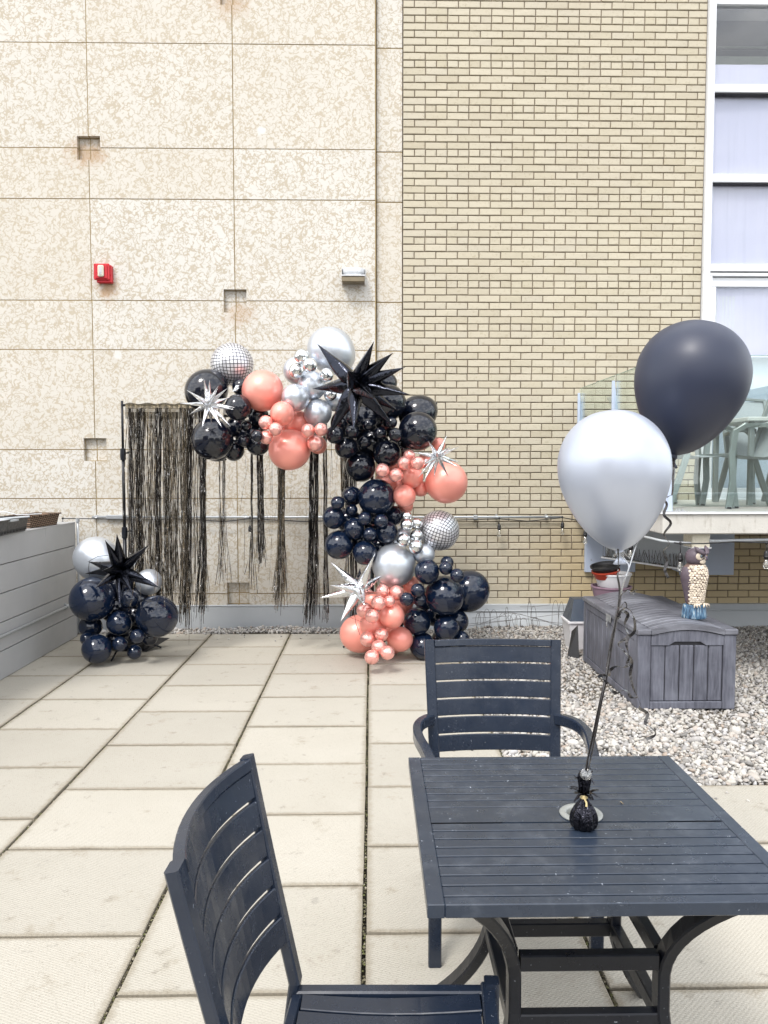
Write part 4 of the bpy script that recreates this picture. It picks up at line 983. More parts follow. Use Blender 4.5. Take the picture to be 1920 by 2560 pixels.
# ================================================================== backdrop stand and fringe
ST = empty('backdrop_stand', (-1.1, 6.6, 0), 'black metal backdrop stand with crossbar holding the foil fringe', 'stand')
YS = 6.6; tl = py(305, 1002, YS); XL = tl.x; XRr = py(930, 1013, YS).x; ZB = py(305, 1013, YS).z
for X in (XL, XRr):
    zt = tl.z if X == XL else ZB+.005
    m = MB(); m.tube([(X, YS, .03), (X, YS, 1.05)], .0165, 12); mk('lower_pole', m, M_METAL, ST, True)
    m = MB(); m.tube([(X, YS, 1.04), (X, YS, 1.74)], .0135, 12); m.tube([(X, YS, 1.72), (X, YS, zt)], .0105, 12); mk('upper_pole', m, M_METAL, ST, True)
    for z in (1.05, 1.72):
        m = MB(); m.lathe([(.016,-.05),(.023,-.048),(.025,0),(.023,.045),(.015,.05)], 14, Matrix.Translation((X, YS, z))); m.tube([(X+.015, YS, z+.01), (X+.05, YS-.005, z+.012)], .007, 8); m.tube([(X+.048, YS-.02, z+.013), (X+.052, YS+.02, z+.02)], .009, 6); mk('collar', m, M_METAL, ST)
    m = MB()
    for a in (.6, 2.6, 4.6): m.tube([(X, YS, .18), (X+.30*math.cos(a), YS+.30*math.sin(a), .012)], .009, 6); m.tube([(X, YS, .05), (X+.17*math.cos(a), YS+.17*math.sin(a), .09)], .006, 6)
    mk('foot', m, M_METAL, ST)
m = MB(); m.tube([(XL, YS, ZB), (XRr, YS, ZB)], .011, 10); mk('crossbar', m, M_METAL, ST, True)
FR = empty('fringe_curtain', (-1.1, 6.6, 2.1), 'metallic black foil fringe curtain hanging in strips and gathered bundles from the stand', 'curtain')
m = MB(); n = 60; x0 = XL+.03; x1 = py(520, 1013, YS).x; r = random.Random(9); vs = []
for i in range(n+1):
    x = x0+(x1-x0)*i/n; dy = .008*math.sin(i*1.1)+.004*math.sin(i*2.7)
    sag = .006*math.sin(i*.5)
    vs += [(x, YS-.014+dy, ZB-.115), (x, YS-.016+dy*.8, ZB-.06), (x, YS-.018, ZB+.012+sag), (x, YS+.006, ZB+.017+sag), (x, YS+.014, ZB-.03)]
m.add(vs, [(5*i+j, 5*i+5+j, 5*i+6+j, 5*i+1+j) for i in range(n) for j in range(4)])
mk('header', m, M_HEAD, FR, True)
def strand(mb, x0, z0, x1, z1, y0, y1, w_, r, bow=.01, seg=16):
    tw = r.uniform(1.5, 7); ph = r.random()*6.3; bx = r.uniform(-bow, bow); by = r.uniform(-bow, bow); f = r.uniform(2, 6); jx = r.uniform(0, .002)
    vs = []
    for i in range(seg+1):
        t = i/seg; a = ph+tw*math.sin(t*3.1+ph)+r.uniform(-.25, .25)
        x = x0+(x1-x0)*t+bx*math.sin(math.pi*t)+jx*math.sin(f*t*6.3); y = y0+(y1-y0)*t+by*math.sin(math.pi*t)
        z = z0+(z1-z0)*t; c, s = math.cos(a)*w_/2, math.sin(a)*w_/2
        vs += [(x-c, y-s, z), (x+c, y+s, z)]
    mb.add(vs, [(2*i, 2*i+1, 2*i+3, 2*i+2) for i in range(seg)])
def PX_(x, y): q = py(x, y, YS); return q.x, q.z
r = random.Random(12)
# loose field near the pole
m = MB()
for i in range(190):
    xt = r.uniform(318, 445)+r.gauss(0, 2); dens = .8
    xb = xt+r.gauss(4, 10); yb = r.gauss(1490, 32) if r.random() < .8 else r.uniform(1330, 1470)
    a = PX_(xt, 1030); b = PX_(xb, yb)
    strand(m, a[0], a[1], b[0], b[1], YS-.012+r.uniform(-.01,.02), YS+r.uniform(-.05,.05), r.uniform(.0035,.006), r, .025, 22)
for i in range(60):
    xt = r.uniform(440, 505); xb = xt+r.gauss(0, 9); yb = r.gauss(1440, 60)
    a = PX_(xt, 1030); b = PX_(xb, yb)
    strand(m, a[0], a[1], b[0], b[1], YS-.012, YS+r.uniform(-.05,.05), r.uniform(.003,.005), r, .02, 22)
for i in range(26):   # strays between bundles
    xt = r.uniform(520, 900); xb = xt+r.gauss(0, 14); a = PX_(xt, r.uniform(1020, 1180)); b = PX_(xb, r.uniform(1180, 1500))
    strand(m, a[0], a[1], b[0], b[1], YS, YS+r.uniform(-.05,.05), .003, r, .03, 12)
o = mk('loose_strands', m, M_FRINGE, FR); o['kind'] = 'stuff'
bundles = [ # x top, x mid, y mid(gather), x bottom, y bottom, half width top/mid/bottom px, n
 (460,463,1300,459,1540,9,8,12,50),(478,474,1250,468,1550,7,7,9,40),(505,508,1290,500,1530,8,7,15,60),(515,513,1300,512,1515,4,4,6,24),
 (352,350,1300,352,1500,10,9,14,45),(398,396,1280,402,1508,8,7,11,38),(420,418,1260,424,1495,7,6,9,30),(330,332,1250,334,1455,6,6,9,26),
 (562,560,1260,556,1470,4,3,18,14),(548,550,1200,553,1440,2,2,9,8),
 (630,630,1300,633,1460,4,2,16,14),(650,654,1290,655,1400,9,8,11,60),
 (706,704,1300,700,1510,9,8,17,78),(786,784,1300,778,1545,11,11,17,92),(812,814,1300,816,1540,5,5,8,28),
 (852,858,1180,862,1300,6,6,8,34),(880,884,1350,884,1560,8,8,10,40),(868,868,1330,866,1520,4,4,8,16)]
for bi, (xt, xm, ym, xb, yb, wt, wm, wb, n) in enumerate(bundles):
    m = MB(); off = rnd.uniform(-.03, .0)
    for i in range(n):
        u = r.uniform(-1, 1); v = r.uniform(-.02, .02)
        a = PX_(xt+u*wt, 1020); c_ = PX_(xm+u*wm+r.gauss(0,.7), ym); b = PX_(xb+u*wb+r.gauss(0, wb*.35), yb+r.gauss(0, 18)-abs(u)*14)
        w_ = r.uniform(.003, .0055); ph = r.random()*6; seg = 26; vs = []; tw = r.uniform(2, 7); kb = r.uniform(-.004,.004)
        for k in range(seg+1):
            t = k/seg; tm = (a[1]-c_[1])/(a[1]-b[1])
            z = a[1]+(b[1]-a[1])*t
            if t < tm: x = a[0]+(c_[0]-a[0])*(t/tm)
            else: q = (t-tm)/(1-tm); x = c_[0]+(b[0]-c_[0])*(q**1.7)
            x += kb*math.sin(k*.9+ph); an = ph+tw*math.sin(t*4+ph)+r.uniform(-.25,.25); cc, ss = math.cos(an)*w_/2, math.sin(an)*w_/2
            y = YS+off+v+(0 if t < tm else (t-tm)*v*2)
            vs += [(x-cc, y-ss, z), (x+cc, y+ss, z)]
        m.add(vs, [(2*k, 2*k+1, 2*k+3, 2*k+2) for k in range(seg)])
    mk('strand_bundle', m, M_FRINGE2 if bi % 3 else M_FRINGE, FR)
m = MB()
for (xs, ys, xe_, ye) in ((372,1365,330,1435),(380,1345,392,1470),(384,1420,386,1500),(330,1450,320,1530),(344,1460,350,1540),(398,1490,390,1515),(404,1490,412,1524),(402,1488,424,1508)):
    a = py(xs, ys, 6.1); b = py(xe_, ye, 6.08); strand(m, a.x, a.z, b.x, b.z, 6.16, 6.10, .005, r, .01, 8)
o = mk('stray_strands', m, M_FRINGE, FR); o['kind'] = 'stuff'

# ================================================================== deck box, owl, pots
DB = empty('deck_box', (2.09, 5.65, 0), 'grey-blue woodgrain resin storage deck box standing on the gravel', 'storage box')
ax, bx, ay, by, hz = 1.765, 2.42, 4.99, 6.30, .50
m = MB(); m.box(ax+.014, bx-.014, ay+.016, by-.016, .01, hz-.005); mk('inner_shell', m, simple('dark resin groove', (.02,.02,.026), .7, bump=0), DB)
for (x, y) in ((ax, ay), (bx-.085, ay), (ax, by-.085), (bx-.085, by-.085)):
    m = MB(); m.cbox(x, x+.085, y, y+.085, 0, hz, .006); mk('corner_post', m, M_RESIN, DB)
x0, x1 = ax+.087, bx-.087; n = 5; wp_ = (x1-x0)/n
for i in range(n):
    m = MB(); m.cbox(x0+i*wp_+.003, x0+(i+1)*wp_-.003, ay+.007, ay+.03, .056, .43, .005); mk('plank', m, M_RESIN, DB)
    m = MB(); m.cbox(x0+i*wp_+.003, x0+(i+1)*wp_-.003, by-.03, by-.007, .056, .43, .005); mk('plank', m, M_RESIN, DB)
m = MB(); m.cbox(x0, x1, ay+.002, ay+.03, .003, .053, .004); mk('bottom_rail', m, M_RESIN, DB)
# handle rail with a notch
m = MB(); zt = hz-.004; zl = .433; zn = .458; xm = (x0+x1)/2
out = [(x0, zl), (xm-.125, zl), (xm-.085, zn), (xm+.085, zn), (xm+.125, zl), (x1, zl), (x1, zt), (x0, zt)]
top_arc = [(x1+(x0-x1)*i/12, zt+.035*math.sin(math.pi*i/12)) for i in range(13)]
poly = out[:6]+top_arc; k = len(poly)
m.add([(x, ay+.0, z) for x, z in poly]+[(x, ay+.03, z) for x, z in poly], [tuple(range(k)), tuple(range(2*k-1, k-1, -1))]+[(i, k+i, k+(i+1) % k, (i+1) % k) for i in range(k)]); mk('handle_rail', m, M_RESIN, DB)
for sx, s_x in ((ax, 1), (bx, -1)):
    n = 11; y0, y1 = ay+.087, by-.087; wq = (y1-y0)/n
    xa, xb_ = (sx+.007, sx+.03) if s_x > 0 else (sx-.03, sx-.007)
    for i in range(n): m = MB(); m.cbox(xa, xb_, y0+i*wq+.0025, y0+(i+1)*wq-.0025, .056, .445, .004); mk('plank', m, M_RESIN, DB)
    xa, xb_ = (sx+.002, sx+.03) if s_x > 0 else (sx-.03, sx-.002)
    m = MB(); m.cbox(xa, xb_, y0, y1, .003, .053, .004); mk('bottom_rail', m, M_RESIN, DB)
    m = MB(); m.cbox(xa, xb_, y0, y1, .448, hz, .004); mk('top_rail', m, M_RESIN, DB)
# lid: two side borders, arched centre
for xa, xb_ in ((ax-.008, ax+.085), (bx-.085, bx+.008)):
    m = MB(); m.cbox(xa, xb_, ay-.01, by+.01, hz+.002, hz+.040, .006); mk('lid_border', m, M_LID, DB)
m = MB(); n = 16; x0, x1 = ax+.0855, bx-.0855; arc = [(x0+(x1-x0)*i/n, hz+.036+.042*math.sin(math.pi*i/n)) for i in range(n+1)]; lo = [(x0+(x1-x0)*i/n, hz+.003+.035*math.sin(math.pi*i/n)) for i in range(n+1)]
poly = lo+arc[::-1]; k = len(poly); ys = [ay-.012, ay-.008, ay+.05]
def slab_seg(m, ya, yb, dz=0, ch=.0):
    vs = [(x, ya, z+dz) for x, z in poly]+[(x, yb, z+dz) for x, z in poly]
    m.add(vs, [tuple(range(k)), tuple(range(2*k-1, k-1, -1))]+[(i, k+i, k+(i+1) % k, (i+1) % k) for i in range(k)])
slab_seg(m, ay-.01, by+.01); mk('lid', m, M_LID, DB, autosmooth=35)
m = MB()
for i in range(17):
    ya = ay+.045+i*.073; 
    for j in range(n): a, b = arc[j], arc[j+1]; m.add([(a[0], ya, a[1]+.001), (b[0], ya, b[1]+.001), (b[0], ya+.004, b[1]+.005), (a[0], ya+.004, a[1]+.005), (b[0], ya+.060, b[1]+.005), (a[0], ya+.060, a[1]+.005), (b[0], ya+.064, b[1]+.001), (a[0], ya+.064, a[1]+.001)], [(0,1,2,3),(3,2,4,5),(5,4,6,7)])
mk('lid_board', m, M_LID, DB)
m = MB(); m.cbox(ax-.012, ax-.0085, 5.55, 5.66, hz-.03, hz+.02, .002); m.tube([(ax-.02, 5.60, .49), (ax-.024, 5.60, .455), (ax-.02, 5.60, .43), (ax-.014, 5.62, .43), (ax-.014, 5.62, .47)], .005, 6); mk('latch', m, M_STEEL, DB)
for o in list(DB.children):
    if o.name.startswith(('plank', 'corner_post')) : pass

OW = empty('owl_decoy', (2.17, 5.1, .56), 'plastic owl decoy with purple wings and cream scaled breast standing on the deck box', 'owl statue')
M_OWLP = simple('purple-brown painted plastic', (.09, .068, .085), .55, 0, var=.25, vs=20, bump=.6, bs=60, bd=.004)
M_OWLC = simple('cream painted plastic', (.58, .50, .40), .6, 0, var=.15, vs=40, bump=.2, rand=.32)
M_OWLG = simple('dark groove paint', (.14, .09, .075), .7, 0, var=.3, vs=40, bump=.2)
N = NT('blue streaked base'); ps = N.vm('MULTIPLY', N.pos, (70, 70, 14)); c = N.ramp(N.noise(ps, 1., 4, .6), (.36, (.02,.04,.08)), (.52, (.07,.16,.26)), (.66, (.38,.46,.50)), (.72, (.66,.66,.62)))
M_OWLB = N.fin(c, .55, 0, N.bump(N.noise(ps, 1., 3), .8, .006))
M_YEL = simple('yellow eye', (.75, .42, .02), .25, 0, bump=0); M_GEYE = simple('grey eye', (.10, .12, .14), .3, 0, bump=0)
q = pz(1735, 1545, .575); ox, oy, oz = q.x, q.y, .578
def owl_M(extra=Matrix.Identity(4)): return Matrix.Translation((ox, oy, oz)) @ Matrix.Rotation(R_(14), 4, 'Z') @ extra
S_ = .472/1.0
# base
m = MB(); m.lathe([(.080,0),(.085,.006),(.083,.03),(.079,.07),(.074,.092),(.05,.096)], 30, owl_M(Matrix.Diagonal((1,.85,1,1))), lambda a, t: 1+.04*math.sin(5*a)+.02*math.sin(11*a+1)); mk('base', m, M_OWLB, OW, autosmooth=50)
def prof_at(pr, z):
    for (r0, z0), (r1, z1) in zip(pr[:-1], pr[1:]):
        if z0 <= z <= z1: return r0+(r1-r0)*(z-z0)/(z1-z0+1e-9)
    return pr[-1][0]
bp = [(.045,.085),(.060,.10),(.066,.14),(.072,.19),(.081,.24),(.088,.28),(.089,.31),(.083,.34),(.070,.36),(.058,.368)]
lean = lambda z: (.014*(.36-z)/.27*-1+.0)
def bodypt(a, z, k=1.0): r0 = prof_at(bp, z)*k; return Vector((r0*math.cos(a)*1.0+.02*(z-.2)/.2*-.2, r0*math.sin(a)*.86, z))
m = MB(); na = 32; zs_ = [.085+.283*i/24 for i in range(25)]; m.add([owl_M() @ bodypt(2*math.pi*j/na, z) for z in zs_ for j in range(na)], [(i*na+j, i*na+(j+1) % na, (i+1)*na+(j+1) % na, (i+1)*na+j) for i in range(24) for j in range(na)]+[tuple(24*na+j for j in range(na))]); mk('body', m, M_OWLG, OW, True)
m = MB(); iv, if_ = ico(1); rr_ = random.Random(3); row = 0; z = .105
while z < .362:
    cnt = 10; 
    for j in range(cnt):
        a = -math.pi/2+(j-(cnt-1)/2+(.5 if row % 2 else 0))*.27+.12
        if not (-math.pi/2-1.12 < a < -math.pi/2+1.25): continue
        a += rr_.uniform(-.05,.05); zz_ = z+rr_.uniform(-.0035,.0035); p = bodypt(a, zz_, 1.0); nrm_ = Vector((math.cos(a), math.sin(a)*1.1, 0)).normalized(); t_ = Vector((-nrm_.y, nrm_.x, 0)); s = rr_.uniform(.9, 1.12)
        for_ = [p+t_*v[0]*.0105*s*(1+.35*v[2])+nrm_*(v[1]*.0042-.002*v[2])+Vector((0,0,1))*v[2]*.0098*s for v in iv]
        m.add([owl_M() @ v for v in for_], [tuple(f) for f in if_])
    z += .0150; row += 1
o = mk('breast_feathers', m, M_OWLC, OW, True); o['kind'] = 'stuff'
# wings
for sgn in (-1, 1):
    m = MB(); nu, nv = 14, 18; a0 = -math.pi/2+sgn*.80; a1 = -math.pi/2+sgn*2.35; vs = []
    for i in range(nv+1):
        t = i/nv; z = .355-.262*t
        wl = math.sin(math.pi*min(1, (t*.86+.14)))**.6 if t < .95 else .25
        for j in range(nu+1):
            u = j/nu; a = a0+(a1-a0)*u; shift = (1-wl)*.4; aa = a0+(a1-a0)*(.5+(u-.5)*wl+ .18*t)
            bul = 1.03+.13*math.sin(math.pi*u)*math.sin(math.pi*min(1, t+.12))+.006*math.sin(i*2.4+j*1.6)
            vs.append(owl_M() @ bodypt(aa, z, bul))
    m.add(vs, [(i*(nu+1)+j, i*(nu+1)+j+1, (i+1)*(nu+1)+j+1, (i+1)*(nu+1)+j) for i in range(nv) for j in range(nu)]); mk('wing', m, M_OWLP, OW, True)
# feet
m = MB()
for fx in (-.035, .04):
    for d_ in (-.022, 0, .022):
        m.tube([owl_M() @ Vector((fx+d_*.3, -.058, .105)), owl_M() @ Vector((fx+d_*.8, -.073, .10)), owl_M() @ Vector((fx+d_*1.1, -.078, .082))], .0065, 8, scales=[1, 1, .45])
mk('foot', m, M_OWLC, OW, True)
# head, turned a little to the right
HM = owl_M(Matrix.Translation((.0, .0, .372)) @ Matrix.Rotation(R_(22), 4, 'Z'))
hp = [(.048,0),(.060,.008),(.069,.03),(.071,.055),(.066,.078),(.050,.097),(.025,.106),(.004,.108)]
m = MB(); m.lathe(hp, 32, HM @ Matrix.Diagonal((1.0,.9,1,1))); mk('head', m, M_OWLP, OW, True)
m = MB(); m.lathe([(.060,-.006),(.063,-.003),(.058,.002)], 28, HM @ Matrix.Diagonal((1,.9,1,1))); mk('neck_gap', m, M_OWLG, OW)
def disc(cx_, cz_, y_, rx, rz, bulge, mt, name, tilt=0, n=24):
    m = MB(); vs = []
    for k, (f, d) in enumerate(((1,0),(.97,.55),(.8,.9),(.4,1),(.02,1))):
        for j in range(n): a = 2*math.pi*j/n; x = rx*f*math.cos(a); z = rz*f*math.sin(a); vs.append(HM @ Vector((cx_+x*math.cos(tilt)-z*math.sin(tilt), y_-bulge*d+abs(cx_+x)**2*4.5, cz_+x*math.sin(tilt)+z*math.cos(tilt))))
    m.add(vs, [(k*n+j, k*n+(j+1) % n, (k+1)*n+(j+1) % n, (k+1)*n+j) for k in range(4) for j in range(n)][::1]); return mk(name, m, mt, OW, True)
for sg, mt in ((-1, M_GEYE), (1, M_YEL)):
    disc(sg*.031, .058, -.056, .030, .027, .010, M_OWLC, 'eye_disc')
    disc(sg*.029, .060, -.064, .0125, .0125, .009, mt, 'eye'); disc(sg*.029, .060, -.0725, .0055, .0055, .003, M_GEYE if sg > 0 else M_BLACKP, 'pupil')
disc(.003, .020, -.054, .034, .018, .010, M_OWLC, 'chin')
m = MB(); m.sweep([HM @ Vector((0,-.064,.066)), HM @ Vector((0,-.079,.052)), HM @ Vector((0,-.082,.038)), HM @ Vector((0,-.074,.028))], [(-.008,-.005),(.008,-.005),(0,.008)], Vector((0,1,0)), scales=[.7,1,.7,.15]); mk('beak', m, simple('dark purple beak', (.06,.045,.07), .4, bump=0), OW)
for sg in (-1, 1):
    m = MB(); m.sweep([HM @ Vector((sg*.004,-.070,.064)), HM @ Vector((sg*.026,-.070,.083)), HM @ Vector((sg*.050,-.050,.100)), HM @ Vector((sg*.066,-.030,.124))], [(-.014,-.006),(.0,-.012),(.014,-.006),(.012,.008),(-.012,.008)], Vector((0,-1,.3)), scales=[.5,.95,1.15,.25]); mk('ear_tuft', m, M_OWLP, OW, True)

def pot(name, label, c, r0, r1, h, mt, inner, tilt=None, cat='plant pot', rim=.008):
    e = empty(name, tuple(c), label, cat); T = Matrix.Translation(c) @ (tilt or Matrix.Identity(4))
    m = MB(); m.lathe([(r0*.98,0),(r0,.004),(r1,h-rim*1.6),(r1+rim,h-rim*1.5),(r1+rim,h),(r1-.004,h),(r1-.007,h-.02),(r0-.004,.012),(.001,.010)], 36, T); mk('body', m, mt, e, autosmooth=40)
    m = MB(); m.lathe([(r1-.009,h-.024),(r0-.005,.0135),(.001,.0125)][::-1], 36, T); mk('inside', m, inner, e, True)
    return e
M_WPL = simple('white plastic', (.66,.66,.68), .4, 0, var=.06, vs=20, bump=.05); M_PPL = simple('mauve plastic', (.26,.17,.22), .45, 0, var=.1, bump=.05); M_RPL = simple('orange red plastic', (.36,.04,.018), .4, 0, var=.1, bump=.05)
yb_ = 6.55; q = py(1528, 1480, yb_)
pot('mauve_tub', 'mauve plastic tub at the bottom of the stack behind the deck box', Vector((q.x, yb_, .42)), .13, .165, .17, M_PPL, M_PPL)
pot('white_tub', 'white plastic tub between the mauve tub and the red pot', Vector((q.x+.01, yb_, .585)), .125, .152, .115, M_WPL, M_WPL)
TI = Matrix.Rotation(R_(-9), 4, 'Y') @ Matrix.Rotation(R_(6), 4, 'X')
pot('red_pot', 'orange-red plant pot tilted on top of the white tub', Vector((q.x-.05, yb_-.02, .665)), .095, .112, .066, M_RPL, M_BLACKP, TI)
pot('black_pot', 'black plant pot nested inside the tilted red pot', Vector((q.x-.05, yb_-.02, .665)) + TI @ Vector((0,0,.058)), .103, .119, .052, M_BLACKP, M_BLACKP, TI)
CR = empty('crate_stack', (q.x, yb_, 0), 'upturned plastic crate holding up the stacked tubs behind the deck box', 'crate')
m = MB(); m.cbox(q.x-.17, q.x+.17, yb_-.14, yb_+.14, .0, .418, .01); mk('body', m, M_PPL, CR)
# bin beside the box
BN = empty('litter_scoop_bin', (1.7, 6.5, 0), 'small white bin with dark blue plastic hood beside the deck box', 'bin')
q = py(1443, 1500, 6.75); X, Y = q.x, 6.75
m = MB(); v = [(-.085,-.1,0),(.085,-.1,0),(.085,.1,0),(-.085,.1,0),(-.11,-.13,.24),(.11,-.13,.24),(.11,.13,.24),(-.11,.13,.24)]; m.add(v, [(0,3,2,1),(4,5,6,7),(0,1,5,4),(1,2,6,5),(2,3,7,6),(3,0,4,7)]); m.cbox(-.122,.122,-.142,.142,.241,.262,.004); m.apply(Matrix.Translation((X+.01, Y, 0))); mk('body', m, M_WPL, BN)
m = MB(); v = [(-.115,-.135,.263),(.115,-.135,.263),(.115,.135,.263),(-.115,.135,.263),(-.055,-.02,.44),(.10,-.02,.44),(.10,.12,.44),(-.055,.12,.44)]; m.add(v, [(0,3,2,1),(4,5,6,7),(0,1,5,4),(1,2,6,5),(2,3,7,6),(3,0,4,7)]); m.apply(Matrix.Translation((X+.02, Y, 0))); mk('hood', m, simple('dark slate plastic', (.035,.05,.075), .35, bump=0), BN)
BK = empty('black_tray', (1.72, 6.35, 0), 'black plastic tray leaning between the small bin and the deck box', 'tray')
m = MB(); a = pz(1448, 1640, .0); m.add([(1.66,6.40,.0),(1.745,6.34,.0),(1.752,6.42,.27),(1.72,6.5,.2),(1.67,6.415,.0),(1.75,6.36,.0),(1.757,6.44,.27),(1.725,6.52,.2)], [(0,1,2,3),(7,6,5,4),(0,4,5,1),(1,5,6,2),(2,6,7,3),(3,7,4,0)]); mk('body', m, M_BLACKP, BK)
# border wire
BWI = empty('border_wire', (1.1, 7.5, 0), 'collapsed wire garden border fence of thin hoops lying against the wall flashing', 'wire fence')
r = random.Random(21); m = MB()
def arc_hoop(m, cx, ztop, wid, lean_):
    pts = [Vector((cx+wid*math.cos(math.pi*(1-i/10)), 7.52-.04*i/10*0+lean_*(1-abs(1-i/5))*0, max(0, ztop*.55)+ztop*.45*math.sin(math.pi*i/10))) for i in range(11)]
    pts = [Vector((pts[0].x+lean_, 7.46, -.0))]+pts+[Vector((pts[-1].x+lean_, 7.46, -.0))]
    m.tube(pts, .0019, 4)
for (x, yt, wd) in ((1218,1523,8),(1235,1525,9),(1268,1518,4),(1258,1533,10),(1285,1535,9),(1325,1503,5),(1335,1516,7),(1310,1546,9),(1340,1545,10),(1390,1502,8),(1405,1505,6),(1425,1501,4),(1196,1534,6),(1205,1530,9),(1275,1540,8),(1296,1538,7)):
    q = py(x, yt, 7.5); arc_hoop(m, q.x, q.z, wd*7.5/1920, r.uniform(-.03,.03))
for (x0_, y0_, x1_, y1_) in ((1195,1562,1275,1530),(1170,1560,1440,1530),(1275,1530,1430,1572),(1190,1530,1300,1535),(1300,1535,1425,1575),(1170,1565,1300,1548),(1300,1517,1375,1512),(1180,1545,1270,1540),(1285,1545,1420,1560)):
    a = py(x0_, y0_, 7.48); b = py(x1_, y1_, 7.46); m.tube([a, (a+b)/2+Vector((0,0,r.uniform(-.01,.01))), b], .0018, 4)
mk('wire', m, M_WIRE, BWI)

# ================================================================== balcony furniture
def sling_chair(x, y, rz, label):
    e = empty('balcony_chair', (x, y, BZ1+.004), label, 'chair', 'sling chairs on the balcony', rz)
    M = WM[e.name]
    def P(*a): return M @ Vector(a)
    for s in (-1, 1):
        m = MB(); m.beam([P(s*.26,-.23,.0), P(s*.255,-.20,.22), P(s*.25,-.21,.42), P(s*.26,-.19,.60), P(s*.265,-.12,.645), P(s*.265,.05,.65), P(s*.25,.20,.62)], .028, .048, Vector((1,0,.01)), c=.005); mk('side_frame', m, M_ALU, e)
        m = MB(); m.beam([P(s*.25,.34,0), P(s*.24,.25,.22), P(s*.235,.18,.42), P(s*.23,.25,.70), P(s*.225,.33,.95)], .028, .05, Vector((1,0,.01)), c=.005); mk('leg', m, M_ALU, e)
        m = MB()
        for yy in (-.23, .34): m.cbox(-.018,.018,-.016,.016,0,.014,.002, M @ Matrix.Translation((s*(.26 if yy < 0 else .25), yy, 0)))
        mk('foot_cap', m, M_BLACKP, e)
    m = MB(); n = 8; vs = []; pr_ = [(-.22,.43),(-.1,.41),(.05,.40),(.17,.42),(.21,.55),(.26,.72),(.33,.95)]
    for yy, zz in pr_:
        for i in range(n+1): vs.append(P(-.235+.47*i/n, yy+.02*math.sin(math.pi*i/n), zz-.012*math.sin(math.pi*i/n)))
    m.add(vs, [(k*(n+1)+i, k*(n+1)+i+1, (k+1)*(n+1)+i+1, (k+1)*(n+1)+i) for k in range(len(pr_)-1) for i in range(n)]); mk('sling', m, M_SLING, e, True)
    m = MB(); m.beam([P(-.22,.33,.95), P(0,.36,.965), P(.22,.33,.95)], .03, .025); m.beam([P(-.25,-.21,.42), P(.25,-.21,.42)], .03, .025); mk('cross_rail', m, M_ALU, e)
sling_chair(2.62, 6.25, R_(98), 'grey sling chair on the balcony nearest its corner post, sideways')
sling_chair(3.02, 6.18, R_(-92), 'grey sling chair on the balcony turned towards the table, beside the corner chair')
sling_chair(3.55, 6.9, R_(8), 'grey sling chair behind the balcony table, its curved back above the tabletop')
sling_chair(2.55, 7.05, R_(70), 'grey sling chair on the balcony tucked against the brick wall')
sling_chair(3.62, 5.9, R_(200), 'grey sling chair in front of the balcony table at the picture edge')
BT = empty('balcony_table', (3.6, 6.4, BZ1), 'pale patio table on the balcony with slim grey legs', 'table')
m = MB(); m.cbox(3.05, 4.4, 6.2, 7.0, BZ1+.70, BZ1+.735, .006); mk('tabletop', m, M_LAM, BT)
for x, y in ((3.12, 6.28), (4.33, 6.28), (3.12, 6.92), (4.33, 6.92)):
    m = MB(); m.cbox(x-.02, x+.02, y-.02, y+.02, BZ1+.012, BZ1+.70, .004); mk('leg', m, M_ALU, BT)

